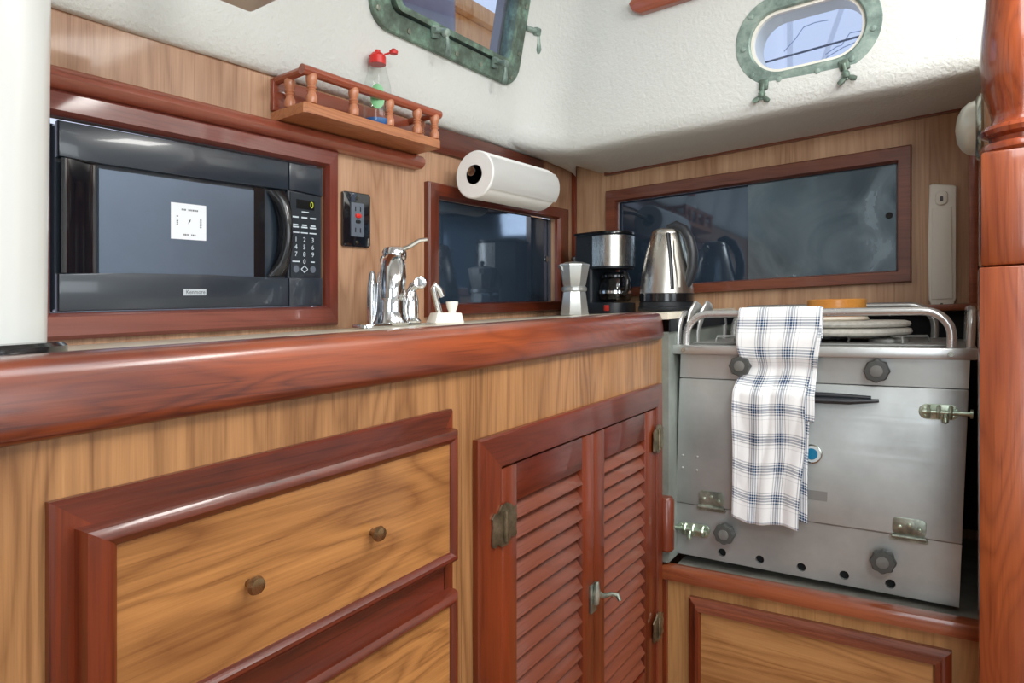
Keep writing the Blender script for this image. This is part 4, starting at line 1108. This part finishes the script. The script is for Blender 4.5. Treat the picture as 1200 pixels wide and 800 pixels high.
for i in range(len(pth) - 1): b.bm.faces.new((lo_[i], lo_[i + 1], hi_[i + 1], hi_[i]))
b.build('steel_band', 'steel_y', cm)
cf = MB().lathe([(0, .028), (.030, .028), (.038, .034), (.041, .050), (.040, .066), (.034, .082), (.031, .088)], (.024, 0, 0), 32).build('carafe', 'pyrex', cm)
MB().lathe([(.0315, .084), (.036, .086), (.036, .092), (.028, .099), (0, .101)], (.024, 0, 0), 32).build('carafe_lid', 'blackp', cf)
MB().lathe([(.0415, .048), (.0420, .048), (.0420, .054), (.0415, .054), (.0415, .048)], (.024, 0, 0), 32).build('carafe_band', 'chrome', cf)
b = MB(); b.tube([(.050, -.012, .092), (.070, -.020, .094), (.080, -.024, .078), (.078, -.024, .056), (.066, -.020, .046)], [.007, .007, .0075, .007, .006], 12); b.build('carafe_handle', 'blackp', cf)
MB().box(.030, .044, -.0515, -.046, .006, .020, .002, m=None).build('switch', 'redlit', cm)
# moka pot
T = upright(-.853, 1.55, -.020, 34 + 22.5); T.A = T.A @ Matrix.Scale(1.17, 3)
mk = thing('moka_pot', 'small octagonal aluminium moka pot in front of the coffee maker', 'moka pot', T=T)
MB().lathe([(0, 0), (.033, 0), (.034, .002), (.0275, .050), (.0265, .054)], seg=8).build('boiler', 'alum', mk)
MB().lathe([(.0265, .054), (.029, .056), (.029, .063), (.0255, .066)], seg=24).build('collar', 'alum', mk)
MB().lathe([(.0255, .066), (.0275, .070), (.0355, .112), (.0355, .114)], seg=8).build('upper_pot', 'alum', mk)
ld = MB().lathe([(.0365, .1135), (.036, .116), (.020, .121), (0, .1235)], seg=8).build('lid', 'alum', mk)
MB().lathe([(.003, .122), (.0055, .126), (.0055, .132), (.003, .134), (0, .134)], seg=12).build('lid_knob', 'blackp', ld)
b = MB(); b.prism([(-.030, .110), (-.029, .096), (-.041, .114)], -.006, .006, lambda u, v, n: (u, n, v)); b.build('spout', 'alum', mk)
b = MB(); b.tube([(.022, .024, .106), (.036, .038, .108), (.042, .044, .095), (.040, .042, .066)], [.006, .006, .0065, .005], 10); b.build('handle', 'blackp', mk)
# faucet
T = upright(-.872, .882, -.020, -45)          # local +x points at the sink and the cabin
fa = thing('faucet', 'chrome single-lever galley faucet below the outlet', 'faucet', T=T)
RY = Matrix.Rotation(math.radians(45), 4, 'Z')
MB().prism(rrect(-.024, .024, -.085, .095, .022, 6), 0, .006, bev=.002, m=RY).build('deck_plate', 'chrome', fa)
MB().lathe([(0, .004), (.032, .004), (.034, .008), (.031, .014), (.028, .03), (.026, .075), (.023, .116), (.018, .124), (0, .126)], seg=32).build('column', 'chrome', fa)
b = MB(); b.tube([(.004, 0, .116), (.022, .002, .112), (.040, .003, .092), (.050, .002, .068), (.052, .001, .050)], [.023, .024, .024, .022, .019], 18); b.build('spout', 'chrome', fa)
MB().lathe([(0, .122), (.0195, .122), (.0225, .128), (.0225, .138), (.018, .146), (.010, .149), (0, .150)], (.008, .006, 0), 28).build('cap', 'chrome', fa)
b = MB(); b.tube([(.010, .012, .140), (.012, .032, .148), (.014, .052, .160), (.014, .066, .162)], [.008, .0075, .007, .006], 12, flat=.6); b.build('lever', 'chrome', fa)
b = MB(); b.lathe([(.0095, .006), (.010, .05), (.0092, .075), (.0065, .098), (.003, .104), (0, .104)], (-.006, -.034, 0), 20); b.build('side_valve', 'chrome', fa)
T = upright(-.862, .925, -.020, -45); T.A = T.A @ Matrix.Scale(.92, 3)
sp = thing('side_sprayer', 'short chrome side sprayer right of the faucet', 'sprayer', T=T)
MB().lathe([(0, .004), (.020, .006), (.021, .010), (.016, .015), (.0155, .05), (.013, .062), (.011, .07), (0, .07)], seg=24).build('stem', 'chrome', sp)
b = MB(); b.tube([(-.004, -.006, .066), (.0, .004, .080), (.006, .014, .086)], [.009, .010, .0105], 14); b.build('neck', 'chrome', sp)
MB().lathe([(0, -.008), (.011, -.007), (.014, 0), (.012, .007), (0, .009)], (.008, .018, .089), 20, ax='x').build('head', 'chrome', sp)
T = upright(-.838, .998, -.020, -20); T.A = T.A @ Matrix.Scale(.84, 3)
sd = thing('soap_dispenser', 'small white dispenser with bent chrome tube beside the sprayer', 'dispenser', T=T)
b = MB(); b.box(-.024, .024, -.040, .038, 0, .026, .004)
for v in b.bm.verts:
    if v.co.z > .013: v.co.x *= .82; v.co.y = v.co.y * .86 + .002
b.build('base', 'white_plastic', sd)
MB().lathe([(.009, .025), (.009, .030), (.012, .036), (.0145, .048), (.0145, .052), (0, .053)], (0, .018, 0), 24).build('knob', 'white_plastic', sd)
b = MB(); b.tube([(0, -.016, .026), (0, -.026, .060), (0, -.033, .082), (.001, -.030, .091), (.003, -.018, .080), (.004, -.010, .064)], [.0075, .0075, .007, .007, .0075, .0075], 12); b.build('chrome_tube', 'chrome', sd)

# ------------------------------------------------------------------ rest of the cabin and an added lantern (seen only in reflections)
cu_ = MB(); n = 40; e = []
for i in range(n + 1):
    y = -1.0 + 1.9 * i / n; e.append([cu_.bm.verts.new((1.66 + .018 * math.sin(i * 1.3), y, z)) for z in (-.1, .75)])
for a, c in zip(e, e[1:]): cu_.bm.faces.new((a[0], c[0], c[1], a[1]))
tag(cu_.build('curtain', 'curtain', origin=(1.66, 0, .75)), 'pale curtain along the opposite side of the cabin', 'curtain')

ln = thing('added_lantern', 'added white drum lantern, unseen, behind and above the viewer', 'lamp', (.36, -.02, .64))  # invented lantern, a body for the added back wall fill
MB().lathe([(.002, -.16), (.15, -.16), (.16, .0), (.158, .0), (.148, -.155), (.002, -.155)], (.36, -.02, .82), 28).build('shade', 'white_plastic', ln)
MB().tube([(.36, -.02, .818), (.36, -.02, .928)], .004, 8).build('cord', 'blackp', ln)
